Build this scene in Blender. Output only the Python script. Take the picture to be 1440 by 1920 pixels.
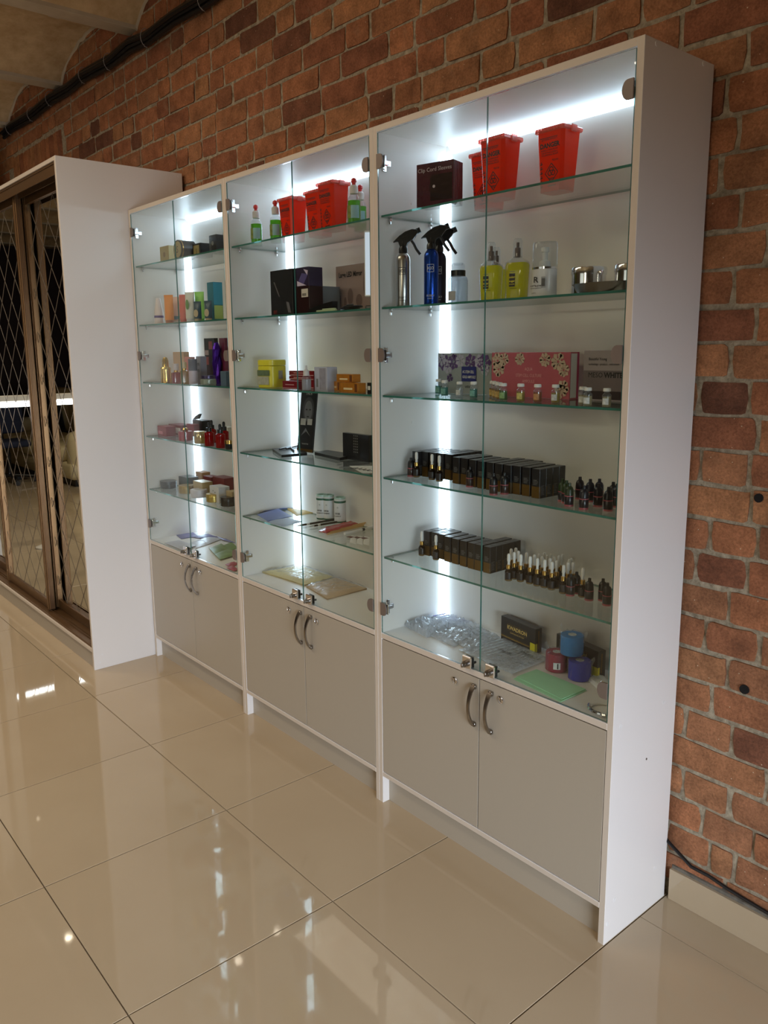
import bpy, bmesh, math, random
from mathutils import Vector, Matrix
random.seed(7)
S = bpy.context.scene
for o in list(bpy.data.objects): bpy.data.objects.remove(o)
COL = S.collection
PI = math.pi
# ------------------------------------------------------------------ camera
F = 1489.0; PX, PY = 708.0, 926.0
CP = Vector((3.7029, -1.6163, 1.5314)); YAW, PIT, ROL = -0.8713, -0.1786, -0.0100
def axes():
    cy, sy, cp, sp, cr, sr = math.cos(YAW), math.sin(YAW), math.cos(PIT), math.sin(PIT), math.cos(ROL), math.sin(ROL)
    f = Vector((cp*sy, cp*cy, sp)); r = Vector((cy, -sy, 0)); u = r.cross(f)
    return cr*r+sr*u, -sr*r+cr*u, f
AR, AU, AF = axes()
cam = bpy.data.cameras.new('camera'); co = bpy.data.objects.new('camera', cam); COL.objects.link(co)
cam.sensor_fit = 'AUTO'; cam.sensor_width = 36; cam.lens = F/1920*36
cam.shift_x = (720-PX)/1920; cam.shift_y = (PY-960)/1920
cam.clip_start = 0.05
co.matrix_world = Matrix(((AR.x, AU.x, -AF.x, CP.x), (AR.y, AU.y, -AF.y, CP.y), (AR.z, AU.z, -AF.z, CP.z), (0, 0, 0, 1)))
S.camera = co
# ------------------------------------------------------------------ world, exposure, large lights
W = bpy.data.worlds.new('world'); S.world = W; W.use_nodes = True
W.node_tree.nodes['Background'].inputs[0].default_value = (0.8, 0.85, 1, 1)
W.node_tree.nodes['Background'].inputs[1].default_value = 0.02
S.view_settings.view_transform = 'Standard'; S.view_settings.look = 'None'
S.view_settings.exposure = 0.0; S.view_settings.gamma = 1; S.view_settings.use_curve_mapping = False
S.cycles.transparent_max_bounces = 32; S.cycles.max_bounces = 12
S.cycles.caustics_reflective = False; S.cycles.caustics_refractive = False
def area(name, loc, target, sx, sy, power, col):
    l = bpy.data.lights.new(name, 'AREA'); l.shape = 'RECTANGLE'; l.size = sx; l.size_y = sy; l.energy = power; l.color = col
    o = bpy.data.objects.new(name, l); COL.objects.link(o); o.location = loc
    o.rotation_euler = (Vector(target)-Vector(loc)).to_track_quat('-Z', 'Y').to_euler()
    return o
WINX = 5.9
dl = area('daylight_door', (WINX-0.06, -1.5, 0.75), (2.0, -0.6, -0.6), 2.0, 1.1, 62, (0.78, 0.87, 1.0)); dl.data.spread = math.radians(76)   # glazed shop door on the right wall
area('front_fill', (1.3, -5.42, 1.3), (1.4, 0, 1.2), 2.4, 2.0, 16, (1.0, 0.95, 0.88))              # added fill light by the front wall, unseen behind the viewer; no window there
area('overhead_fill', (0.2, -1.7, 3.12), (0.2, -1.69, 0), 2.6, 0.4, 35, (1.0, 0.84, 0.66))  # added overhead fill, kept where neither glass nor mirrors reflect it; no fitting
area('uplight_fill', (3.2, -3.7, 1.95), (1.2, -2.2, 3.2), 0.5, 0.5, 18, (1.0, 0.82, 0.60))  # added fill aimed upward to brighten the vaults, unseen behind the camera
LED_E = 8.0
# ------------------------------------------------------------------ pixel -> place on a known shelf (design helpers)
def ray(u, v):
    return ((u-PX)/F*AR - (v-PY)/F*AU + AF)
def atz(u, v, z):
    d = ray(u, v); t = (z-CP.z)/d.z; return CP + t*d
def aty(u, y, z):
    # x where the point (x, y, z) shows at column u
    lo, hi = -8.0, CP.x-0.2
    for _ in range(40):
        m = (lo+hi)/2; d = Vector((m, y, z))-CP
        if d.dot(AF) <= 0 or PX+F*d.dot(AR)/d.dot(AF) > u: hi = m
        else: lo = m
    return Vector(((lo+hi)/2, y, z))
def proj(P):
    d = Vector(P)-CP; w = d.dot(AF)
    return (PX+F*d.dot(AR)/w, PY-F*d.dot(AU)/w, w)
def ztop(P, v):
    lo, hi = 0.0, 3.6
    for _ in range(40):
        m = (lo+hi)/2
        if proj((P[0], P[1], m))[1] > v: lo = m
        else: hi = m
    return (lo+hi)/2
def foot(u, v, z, rad=0.0, lo=0.014, hi=0.25, k=0.75):
    P = atz(u, v, z); return aty(u, min(max(P.y+rad*k, lo+rad), hi-rad), z)
# ------------------------------------------------------------------ materials
def srgb(r, g, b):
    f = lambda c: (c/255/12.92) if c/255 <= 0.04045 else ((c/255+0.055)/1.055)**2.4
    return (f(r), f(g), f(b), 1)
MC = {}
def nt(name):
    m = bpy.data.materials.new(name); m.use_nodes = True; t = m.node_tree
    return m, t, t.nodes, t.links, t.nodes['Principled BSDF']
def pm(name, rgb, rough=0.5, metal=0.0, coat=0.0, var=0.06, scale=40, bump=0.0, spec=0.5, trans=0.0):
    if name in MC: return MC[name]
    m, t, n, l, p = nt(name)
    p.inputs['Roughness'].default_value = rough; p.inputs['Metallic'].default_value = metal
    p.inputs['Coat Weight'].default_value = coat; p.inputs['Specular IOR Level'].default_value = spec
    p.inputs['Transmission Weight'].default_value = trans
    tc = n.new('ShaderNodeTexCoord'); no = n.new('ShaderNodeTexNoise'); no.inputs['Scale'].default_value = scale; no.inputs['Detail'].default_value = 3
    mx = n.new('ShaderNodeMix'); mx.data_type = 'RGBA'; c = srgb(*rgb)
    mx.inputs['A'].default_value = tuple(max(0, x*(1-var)) for x in c[:3])+(1,); mx.inputs['B'].default_value = tuple(min(1, x*(1+var)) for x in c[:3])+(1,)
    l.new(tc.outputs['Object'], no.inputs['Vector']); l.new(no.outputs['Fac'], mx.inputs['Factor']); l.new(mx.outputs['Result'], p.inputs['Base Color'])
    if bump:
        b = n.new('ShaderNodeBump'); b.inputs['Strength'].default_value = bump; b.inputs['Distance'].default_value = 0.002
        l.new(no.outputs['Fac'], b.inputs['Height']); l.new(b.outputs['Normal'], p.inputs['Normal'])
    MC[name] = m; return m
def glassy(name, rgb, diff=0.0, rough=0.02, ior=1.5, dcol=None, wr=0):
    """thin clear sheet: straight-through light tinted rgb, mirror part by Fresnel, a little body colour"""
    if name in MC: return MC[name]
    m = bpy.data.materials.new(name); m.use_nodes = True; t = m.node_tree; n = t.nodes; l = t.links; n.clear()
    out = n.new('ShaderNodeOutputMaterial'); tr = n.new('ShaderNodeBsdfTransparent'); tr.inputs[0].default_value = srgb(*rgb)
    gl = n.new('ShaderNodeBsdfGlossy'); gl.inputs['Roughness'].default_value = rough
    # mirror share by Schlick's law from the viewing angle alone, the same from either side of the sheet
    lw = n.new('ShaderNodeLayerWeight'); lw.inputs['Blend'].default_value = 0.5; f0 = ((ior-1)/(ior+1))**2
    pw = n.new('ShaderNodeMath'); pw.operation = 'POWER'; pw.inputs[1].default_value = 5; l.new(lw.outputs['Facing'], pw.inputs[0])
    fr = n.new('ShaderNodeMath'); fr.operation = 'MULTIPLY_ADD'; fr.inputs[1].default_value = 1-f0; fr.inputs[2].default_value = f0; l.new(pw.outputs[0], fr.inputs[0])
    a = n.new('ShaderNodeMixShader'); b = n.new('ShaderNodeMixShader')
    d = n.new('ShaderNodeBsdfDiffuse'); d.inputs[0].default_value = srgb(*(dcol or rgb)); a.inputs[0].default_value = diff
    tl = n.new('ShaderNodeBsdfTranslucent'); tl.inputs[0].default_value = srgb(*(dcol or rgb)); dm = n.new('ShaderNodeMixShader'); dm.inputs[0].default_value = 0.5
    l.new(d.outputs[0], dm.inputs[1]); l.new(tl.outputs[0], dm.inputs[2])
    l.new(tr.outputs[0], a.inputs[1]); l.new(dm.outputs[0], a.inputs[2]); l.new(fr.outputs[0], b.inputs[0])
    l.new(a.outputs[0], b.inputs[1]); l.new(gl.outputs[0], b.inputs[2]); l.new(b.outputs[0], out.inputs[0])
    if wr:
        tc = n.new('ShaderNodeTexCoord'); no = n.new('ShaderNodeTexNoise'); no.inputs['Scale'].default_value = wr; no.inputs['Detail'].default_value = 4
        bp = n.new('ShaderNodeBump'); bp.inputs['Strength'].default_value = 0.9; bp.inputs['Distance'].default_value = 0.01
        l.new(tc.outputs['Object'], no.inputs['Vector']); l.new(no.outputs['Fac'], bp.inputs['Height'])
        l.new(bp.outputs['Normal'], gl.inputs['Normal']); l.new(bp.outputs['Normal'], lw.inputs['Normal'])
    MC[name] = m; return m
def emit(name, rgb, e):
    if name in MC: return MC[name]
    m = bpy.data.materials.new(name); m.use_nodes = True; t = m.node_tree; n = t.nodes; n.clear()
    out = n.new('ShaderNodeOutputMaterial'); em = n.new('ShaderNodeEmission'); em.inputs[0].default_value = (*rgb, 1); em.inputs[1].default_value = e
    t.links.new(em.outputs[0], out.inputs[0]); MC[name] = m; return m
white = pm('white_laminate', (230, 226, 222), 0.38, var=0.015, scale=300, bump=0.04)
edge = pm('edge_banding', (206, 195, 180), 0.42, var=0.02)
front = pm('front_laminate', (170, 161, 145), 0.36, var=0.015, scale=200, bump=0.03)
glass = glassy('clear_glass', (250, 253, 251), 0.0, 0.0, 1.45)
gedge = pm('glass_edge', (62, 120, 108), 0.12, var=0.2, scale=12, coat=0.5, trans=0.2)
chrome = pm('chrome', (225, 225, 228), 0.12, 1.0, var=0.03)
brushed = pm('brushed_grey_metal', (124, 112, 104), 0.42, 0.3, var=0.06)
darkchrome = pm('satin_nickel', (150, 144, 136), 0.28, 1.0)
black = pm('black_plastic', (16, 16, 18), 0.32, var=0.3)
blackcard = pm('black_card', (24, 24, 27), 0.35, var=0.3, coat=0.2)
led = emit('led_diffuser', (0.64, 0.81, 1.0), LED_E)
# brick
def brick_mat():
    m, t, n, l, p = nt('brick_clay')
    oi = n.new('ShaderNodeObjectInfo'); ge = n.new('ShaderNodeNewGeometry'); ad = n.new('ShaderNodeMath'); ad.operation = 'ADD'; fr = n.new('ShaderNodeMath'); fr.operation = 'FRACT'
    l.new(oi.outputs['Random'], ad.inputs[0]); l.new(ge.outputs['Random Per Island'], ad.inputs[1]); l.new(ad.outputs[0], fr.inputs[0])
    cr = n.new('ShaderNodeValToRGB'); e = cr.color_ramp.elements
    e[0].position = 0; e[0].color = srgb(166, 106, 68); e[1].position = 1; e[1].color = srgb(174, 116, 74)
    for ps, c in ((0.13, (148, 86, 58)), (0.19, (108, 66, 50)), (0.25, (170, 104, 66)), (0.5, (158, 94, 62)), (0.62, (138, 80, 56)), (0.7, (178, 116, 74)), (0.86, (156, 100, 68))):
        x = e.new(ps); x.color = srgb(*c)
    l.new(fr.outputs[0], cr.inputs[0])
    tc = n.new('ShaderNodeNewGeometry'); n1 = n.new('ShaderNodeTexNoise'); n1.inputs['Scale'].default_value = 14; n1.inputs['Detail'].default_value = 6; n1.inputs['Roughness'].default_value = 0.65
    n2 = n.new('ShaderNodeTexNoise'); n2.inputs['Scale'].default_value = 150; n2.inputs['Detail'].default_value = 5; n2.inputs['Roughness'].default_value = 0.7
    vo = n.new('ShaderNodeTexVoronoi'); vo.inputs['Scale'].default_value = 55
    for x in (n1, n2, vo): l.new(tc.outputs['Position'], x.inputs['Vector'])
    r1 = n.new('ShaderNodeMapRange'); r1.inputs['From Min'].default_value = 0.3; r1.inputs['From Max'].default_value = 0.7; r1.inputs['To Min'].default_value = 0.62; r1.inputs['To Max'].default_value = 1.3
    l.new(n1.outputs['Fac'], r1.inputs['Value'])
    r2 = n.new('ShaderNodeMapRange'); r2.inputs['From Min'].default_value = 0.35; r2.inputs['From Max'].default_value = 0.65; r2.inputs['To Min'].default_value = 0.72; r2.inputs['To Max'].default_value = 1.2
    l.new(n2.outputs['Fac'], r2.inputs['Value'])
    mu = n.new('ShaderNodeMath'); mu.operation = 'MULTIPLY'; l.new(r1.outputs[0], mu.inputs[0]); l.new(r2.outputs[0], mu.inputs[1])
    mx = n.new('ShaderNodeMix'); mx.data_type = 'RGBA'; mx.blend_type = 'MULTIPLY'; mx.inputs['Factor'].default_value = 1
    l.new(cr.outputs[0], mx.inputs['A']); l.new(mu.outputs[0], mx.inputs['B'])
    # pale lime specks
    sp = n.new('ShaderNodeMath'); sp.operation = 'LESS_THAN'; sp.inputs[1].default_value = 0.085; l.new(vo.outputs['Distance'], sp.inputs[0])
    sr = n.new('ShaderNodeSeparateColor'); l.new(vo.outputs['Color'], sr.inputs[0]); sg = n.new('ShaderNodeMath'); sg.operation = 'GREATER_THAN'; sg.inputs[1].default_value = 0.75; l.new(sr.outputs[0], sg.inputs[0])
    sm = n.new('ShaderNodeMath'); sm.operation = 'MULTIPLY'; l.new(sp.outputs[0], sm.inputs[0]); l.new(sg.outputs[0], sm.inputs[1])
    m2 = n.new('ShaderNodeMix'); m2.data_type = 'RGBA'; l.new(sm.outputs[0], m2.inputs['Factor']); l.new(mx.outputs['Result'], m2.inputs['A']); m2.inputs['B'].default_value = srgb(205, 180, 150)
    # lime smears
    n3 = n.new('ShaderNodeTexNoise'); n3.inputs['Scale'].default_value = 6; n3.inputs['Detail'].default_value = 8; n3.inputs['Distortion'].default_value = 1.2; l.new(tc.outputs['Position'], n3.inputs['Vector'])
    r3 = n.new('ShaderNodeMapRange'); r3.inputs['From Min'].default_value = 0.62; r3.inputs['From Max'].default_value = 0.8; r3.inputs['To Max'].default_value = 0.5; l.new(n3.outputs['Fac'], r3.inputs['Value'])
    m3 = n.new('ShaderNodeMix'); m3.data_type = 'RGBA'; l.new(r3.outputs[0], m3.inputs['Factor']); l.new(m2.outputs['Result'], m3.inputs['A']); m3.inputs['B'].default_value = srgb(150, 118, 92)
    hs = n.new('ShaderNodeHueSaturation'); hs.inputs['Saturation'].default_value = 0.93; hs.inputs['Hue'].default_value = 0.506; hs.inputs['Value'].default_value = 1.05; l.new(m3.outputs['Result'], hs.inputs['Color']); l.new(hs.outputs[0], p.inputs['Base Color']); p.inputs['Roughness'].default_value = 0.85; p.inputs['Specular IOR Level'].default_value = 0.25
    b = n.new('ShaderNodeBump'); b.inputs['Strength'].default_value = 0.75; b.inputs['Distance'].default_value = 0.006
    s2 = n.new('ShaderNodeMath'); s2.operation = 'ADD'; l.new(n1.outputs['Fac'], s2.inputs[0]); l.new(n2.outputs['Fac'], s2.inputs[1]); l.new(s2.outputs[0], b.inputs['Height']); l.new(b.outputs[0], p.inputs['Normal'])
    return m
def noisy(name, ca, cb, scale, rough=0.9, bump=0.5, dist=0.01, det=8, pos=True, lo=0.35, hi=0.65):
    m, t, n, l, p = nt(name)
    tc = n.new('ShaderNodeNewGeometry'); no = n.new('ShaderNodeTexNoise'); no.inputs['Scale'].default_value = scale; no.inputs['Detail'].default_value = det; no.inputs['Roughness'].default_value = 0.65
    l.new(tc.outputs['Position'], no.inputs['Vector']); cr = n.new('ShaderNodeValToRGB'); cr.color_ramp.elements[0].position = lo; cr.color_ramp.elements[1].position = hi
    cr.color_ramp.elements[0].color = srgb(*ca); cr.color_ramp.elements[1].color = srgb(*cb); l.new(no.outputs['Fac'], cr.inputs[0]); l.new(cr.outputs[0], p.inputs['Base Color'])
    p.inputs['Roughness'].default_value = rough
    if bump:
        b = n.new('ShaderNodeBump'); b.inputs['Strength'].default_value = bump; b.inputs['Distance'].default_value = dist; l.new(no.outputs['Fac'], b.inputs['Height']); l.new(b.outputs[0], p.inputs['Normal'])
    return m
BRICK = brick_mat()
MORTAR = noisy('lime_mortar', (132, 122, 102), (192, 180, 156), 45, 0.95, 0.9, 0.012)
PLASTER = noisy('old_plaster', (178, 152, 116), (208, 186, 150), 9, 0.85, 0.35, 0.01)
BEAMP = noisy('painted_steel', (176, 166, 148), (192, 182, 164), 6, 0.6, 0.1)
GROUT = noisy('grout', (98, 84, 68), (120, 104, 86), 30, 0.9, 0.2)
def tile_mat():
    m, t, n, l, p = nt('polished_porcelain')
    oi = n.new('ShaderNodeObjectInfo'); ge = n.new('ShaderNodeNewGeometry'); no = n.new('ShaderNodeTexNoise'); no.inputs['Scale'].default_value = 2.2; no.inputs['Detail'].default_value = 5
    l.new(ge.outputs['Position'], no.inputs['Vector']); mx = n.new('ShaderNodeMix'); mx.data_type = 'RGBA'; mx.inputs['A'].default_value = srgb(174, 155, 127); mx.inputs['B'].default_value = srgb(187, 170, 143)
    ad = n.new('ShaderNodeMath'); ad.operation = 'MULTIPLY_ADD'; ad.inputs[1].default_value = 0.35; l.new(oi.outputs['Random'], ad.inputs[0]); l.new(no.outputs['Fac'], ad.inputs[2])
    l.new(ad.outputs[0], mx.inputs['Factor']); l.new(mx.outputs['Result'], p.inputs['Base Color'])
    p.inputs['Roughness'].default_value = 0.035; p.inputs['Specular IOR Level'].default_value = 0.55
    return m
TILE = tile_mat()
# ------------------------------------------------------------------ mesh helpers
class B:
    def __init__(s): s.bm = bmesh.new(); s.mi = 0
    def mark(s, faces):
        for f in faces: f.material_index = s.mi
    def box(s, x0, y0, z0, x1, y1, z1, bev=0.0):
        vs = [s.bm.verts.new(p) for p in ((x0,y0,z0),(x1,y0,z0),(x1,y1,z0),(x0,y1,z0),(x0,y0,z1),(x1,y0,z1),(x1,y1,z1),(x0,y1,z1))]
        fs = [s.bm.faces.new([vs[i] for i in q]) for q in ((3,2,1,0),(4,5,6,7),(0,1,5,4),(1,2,6,5),(2,3,7,6),(3,0,4,7))]
        s.mark(fs)
        if bev:
            es = list({e for f in fs for e in f.edges}); r = bmesh.ops.bevel(s.bm, geom=es, offset=bev, segments=1 if bev < 0.004 else 3, profile=0.5, affect='EDGES'); s.mark(r['faces'])
        return s
    def lathe(s, prof, seg=20, cx=0, cy=0, sx=1, sy=1, sq=0.0):
        rings = []
        for r, z in prof:
            ring = []
            for i in range(seg):
                a = 2*PI*(i+0.5)/seg; c, d = math.cos(a), math.sin(a)
                k = 1.0
                if sq: k = 1/((abs(c)**(2+sq*8)+abs(d)**(2+sq*8))**(1/(2+sq*8)))
                ring.append(s.bm.verts.new((cx+r*c*k*sx, cy+r*d*k*sy, z)))
            rings.append(ring)
        fs = []
        for a, b in zip(rings, rings[1:]):
            for i in range(seg): fs.append(s.bm.faces.new((a[i], a[(i+1) % seg], b[(i+1) % seg], b[i])))
        if prof[0][0] > 1e-6: fs.append(s.bm.faces.new(rings[0][::-1]))
        if prof[-1][0] > 1e-6: fs.append(s.bm.faces.new(rings[-1]))
        s.mark(fs); return s
    def cyl(s, p0, p1, r, seg=16, r1=None):
        return s.tube([p0, p1], r, seg, r1)
    def tube(s, pts, r, seg=8, r1=None):
        pts = [Vector(p) for p in pts]; rings = []; n = len(pts); prev = None
        for i, p in enumerate(pts):
            t = (pts[min(i+1, n-1)]-pts[max(i-1, 0)]).normalized()
            a = prev if prev else (Vector((0, 0, 1)) if abs(t.z) < 0.9 else Vector((1, 0, 0)))
            x = (a-t*a.dot(t)).normalized(); prev = x; y = t.cross(x)
            rr = r if r1 is None else r+(r1-r)*i/(n-1)
            if callable(r): rr = r(i/(n-1))
            rings.append([s.bm.verts.new(p+x*rr*math.cos(2*PI*k/seg)+y*rr*math.sin(2*PI*k/seg)) for k in range(seg)])
        fs = []
        for a, b in zip(rings, rings[1:]):
            for k in range(seg): fs.append(s.bm.faces.new((a[k], a[(k+1) % seg], b[(k+1) % seg], b[k])))
        fs.append(s.bm.faces.new(rings[0][::-1])); fs.append(s.bm.faces.new(rings[-1])); s.mark(fs); return s
    def poly(s, pts):
        s.mark([s.bm.faces.new([s.bm.verts.new(p) for p in pts])]); return s
    def prism(s, pts, vec):
        v = Vector(vec); a = [s.bm.verts.new(p) for p in pts]; b = [s.bm.verts.new(Vector(p)+v) for p in pts]; n = len(a)
        fs = [s.bm.faces.new(a[::-1]), s.bm.faces.new(b)]+[s.bm.faces.new((a[i], a[(i+1) % n], b[(i+1) % n], b[i])) for i in range(n)]
        s.mark(fs); return s
    def mesh(s, name, mats, smooth=False):
        me = bpy.data.meshes.new(name); bmesh.ops.recalc_face_normals(s.bm, faces=s.bm.faces[:]); s.bm.to_mesh(me); s.bm.free()
        for m in (mats if isinstance(mats, (list, tuple)) else [mats]): me.materials.append(m)
        if smooth:
            for p in me.polygons: p.use_smooth = True
            me.set_sharp_from_angle(angle=math.radians(38))
        return me
    def build(s, name, mats, parent=None, smooth=False):
        return link(name, s.mesh(name, mats, smooth), parent)
def link(name, me, parent=None):
    o = bpy.data.objects.new(name, me); COL.objects.link(o)
    if parent: o.parent = parent
    return o
def tag(o, label, cat, group=None, kind=None):
    if label: o['label'] = label
    if cat: o['category'] = cat
    if group: o['group'] = group
    if kind: o['kind'] = kind
    return o
def thing(name, label, cat, loc=(0, 0, 0), rz=0.0, group=None):
    o = bpy.data.objects.new(name, None); COL.objects.link(o); o.location = loc; o.rotation_euler = (0, 0, rz); o.empty_display_size = 0.02
    return tag(o, label, cat, group)
def dup(root, loc, rz=None, label=None, group=None):
    r = root.copy(); COL.objects.link(r); r.location = loc
    if rz is not None: r.rotation_euler = (0, 0, rz)
    if label: r['label'] = label
    if group: r['group'] = group
    for ch in list(root.children):
        c = ch.copy(); COL.objects.link(c); c.parent = r
        for g in list(ch.children):
            d = g.copy(); COL.objects.link(d); d.parent = c
    return r
def text(s, size, parent, mat, M, align='LEFT', name='lettering', xs=1.0, bold=0.0):
    """flat print; M places local x (reading) / y (up); '~n' is a row of n letter-sized strokes too blurred to read"""
    if s[0] == '~':
        n = int(s[1:]); rnd = random.Random(n*31+int(size*1e5)); m = B(); w_ = size*0.56*xs; x = -n*w_/2 if align == 'CENTER' else 0.0
        for k in range(n):
            h_ = size*rnd.choice((0.62, 0.68, 0.70)); t_ = size*0.13
            for x0, y0, x1, y1 in rnd.sample([(0.08, 0, 0.08+t_/w_, h_), (0.62, 0, 0.62+t_/w_, h_), (0.08, h_-t_, 0.72, h_), (0.08, 0, 0.72, t_), (0.08, h_/2, 0.72, h_/2+t_)], 3):
                m.poly([M @ Vector(p) for p in ((x+x0*w_, y0, 0), (x+x1*w_, y0, 0), (x+x1*w_, y1, 0), (x+x0*w_, y1, 0))])
            x += w_
        return m.build(name, mat, parent)
    c = bpy.data.curves.new(name, 'FONT'); c.body = s; c.size = size; c.align_x = align; c.resolution_u = 2; c.offset = bold*size
    o = bpy.data.objects.new('tmp', c); COL.objects.link(o); me = bpy.data.meshes.new_from_object(o)
    bpy.data.objects.remove(o); me.transform(M @ Matrix.Diagonal((xs, 1, 1, 1))); me.materials.clear(); me.materials.append(mat)
    return link(name, me, parent)
def MF(x, y, z):      # lettering on a face looking to -y
    return Matrix(((1, 0, 0, x), (0, 0, -1, y), (0, 1, 0, z), (0, 0, 0, 1)))
def MS(x, y, z):      # lettering on a face looking to +x
    return Matrix(((0, 0, 1, x), (1, 0, 0, y), (0, 1, 0, z), (0, 0, 0, 1)))
def MT(x, y, z):      # lettering lying on top
    return Matrix.Translation((x, y, z))
def rect_f(b, x0, z0, x1, z1, y): b.poly([(x0, y, z0), (x1, y, z0), (x1, y, z1), (x0, y, z1)]); return b
def rect_s(b, y0, z0, y1, z1, x): b.poly([(x, y0, z0), (x, y1, z0), (x, y1, z1), (x, y0, z1)]); return b
def board(b, name, parent):
    o = b.build(name, [white, edge], parent)
    for p in o.data.polygons:
        if p.normal.y < -0.9: p.material_index = 1
    return o
def structure(o): o['kind'] = 'structure'; return o
# ------------------------------------------------------------------ room shell
XL, XR, YF, YB = -9.6, WINX, -5.5, 0.312
b = B(); b.box(XL, YF, -0.06, XR, YB+0.05, -0.009); floor = structure(b.build('floor', GROUT))
tb = B(); tb.box(-0.2985, -0.2985, -0.009, 0.2985, 0.2985, 0.0, 0.0008); tme = tb.mesh('tile', TILE)
TX, TY = 0.8787, -0.4307
tiles = []
for i in range(-18, 9):
    for j in range(-9, 2):
        cx, cy = TX+0.6*i+0.3, TY+0.6*j+0.3
        if cx-0.3 > XR or cx+0.3 < XL or cy+0.3 < YF: continue
        if j == 1:      # cut row against the wall
            d = link('tile', tme, floor); h = (YB-(cy-0.3)); d.scale = (1, h/0.6, 1); d.location = (cx, cy-0.3+h/2, 0)
        else:
            d = link('tile', tme, floor); d.location = (cx, cy, 0)
ZK0, PIT_K = 2.245, 0.088
YM = 0.3120; YFACE = 0.305
b = B(); b.box(XL, YM, -0.05, XR, YM+0.25, 3.6)
# two drilled holes stay dark plugs recessed in the masonry
wall = structure(b.build('wall_back', MORTAR))
def brick_mesh(L, H, seed):
    rnd = random.Random(seed); bb = B(); nx, nz = 4, 2; g = []
    for j in range(nz+1):
        row = []
        for i in range(nx+1):
            edge_ = i in (0, nx) or j in (0, nz); cor = i in (0, nx) and j in (0, nz)
            x = (i/nx-0.5)*L; z = (j/nz-0.5)*H
            if i == 1: x = -L/2+0.012
            if i == nx-1: x = L/2-0.012
            y = rnd.uniform(-0.0016, 0.0014)
            if edge_: y += 0.0028; x += rnd.uniform(-0.003, 0.003); z += rnd.uniform(-0.0035, 0.0035)
            if cor: x *= 0.985 if L > 0.2 else 0.97; z *= 0.95; y += 0.0012
            row.append(bb.bm.verts.new((x, y, z)))
        g.append(row)
    for j in range(nz):
        for i in range(nx): bb.bm.faces.new((g[j][i], g[j][i+1], g[j+1][i+1], g[j+1][i]))
    loop = g[0]+[g[j][nx] for j in range(1, nz)]+g[nz][::-1]+[g[j][0] for j in range(nz-1, 0, -1)]
    back = [bb.bm.verts.new((v.co.x, 0.03, v.co.z)) for v in loop]; n = len(loop)
    for i in range(n): bb.bm.faces.new((loop[i], back[i], back[(i+1) % n], loop[(i+1) % n]))
    me = bb.mesh('brick', BRICK, False)
    for p in me.polygons: p.use_smooth = True
    me.set_sharp_from_angle(angle=math.radians(60))
    return me
LONG = [brick_mesh(0.25, 0.077, k) for k in range(5)]; SHORT = [brick_mesh(0.12, 0.077, 20+k) for k in range(4)]
specs = []   # (x0, x1, zc, vertical)
custom = {}
for u, v in ((1298,7),(1400,104),(1383,262),(1385,417),(1436,473),(1373,550),(1415,612),(1368,677),(1404.6,748),(1309,737),(1313,871),(1405,883),(1330,1002),(1420,1019),(1303,1056),(1365,1133),(1322,1175),(1363,1252),(1332,1304),(1284,1342),(1370,1377),(1436,1456),(1280,1456),(1367,1496),(1413,1567),(1330,1579),(1411,1585),(1373,1651)):
    d = ray(u, v); t = (YFACE-CP.y)/d.y; P = CP+t*d; k = math.floor((ZK0-P.z)/PIT_K); custom.setdefault(k, []).append(P.x)
rr = random.Random(11)
SOL = (-2.66, -1.66, 2.66, 2.93)
for k in range(-13, 26):
    zc = ZK0-PIT_K*(k+0.5)
    if zc < 0.05: continue
    xs0 = -2.95 if zc > 2.05 else 2.42
    cu = sorted(custom.get(k, []))
    js = []
    xe = cu[0] if cu else 3.5
    x = xe; st = rr.random() < 0.5
    # go left from the first traced joint
    left = [xe]
    while x > xs0:
        x -= (0.265 if st else 0.135)*rr.uniform(0.95, 1.05); st = (not st) if rr.random() < 0.72 else st; left.append(x)
    js = left[::-1]
    if cu:
        js += cu[1:]; x = cu[-1]
        while x < 3.5: x += (0.265 if st else 0.135)*rr.uniform(0.96, 1.04); st = not st; js.append(x)
    for a, c in zip(js, js[1:]):
        if c-a < 0.05: continue
        m = (a+c)/2
        if SOL[0]-0.03 < m < SOL[1]+0.02 and zc < SOL[3]+0.04 and zc > SOL[2]-0.3: continue
        specs.append((a+0.0055, c-0.0055, zc, False))
x = SOL[0]
while x < SOL[1]: w = 0.078; specs.append((x+0.004, x+w-0.004, (SOL[2]+SOL[3])/2, True)); x += w
def vis(sp):
    x0, x1, zc, vert = sp; pts = [proj((x0, YFACE, zc-0.037)), proj((x1, YFACE, zc+0.037)), proj(((x0+x1)/2, YFACE, zc))]
    u, v, w = pts[2]
    if u < -20 or u > 1500 or v < -20 or v > 1760: return 0
    if zc < 2.16 and (x0+x1)/2 < 2.6: return 0
    if (x0+x1)/2 < 0.0 and zc < 2.5 : return 0
    # arches hide the top
    return abs((pts[1][0]-pts[0][0])*(pts[1][1]-pts[0][1]))+abs(pts[1][0]-pts[0][0])*30
specs.sort(key=lambda s: -vis(s))
infill = bmesh.new()
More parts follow.
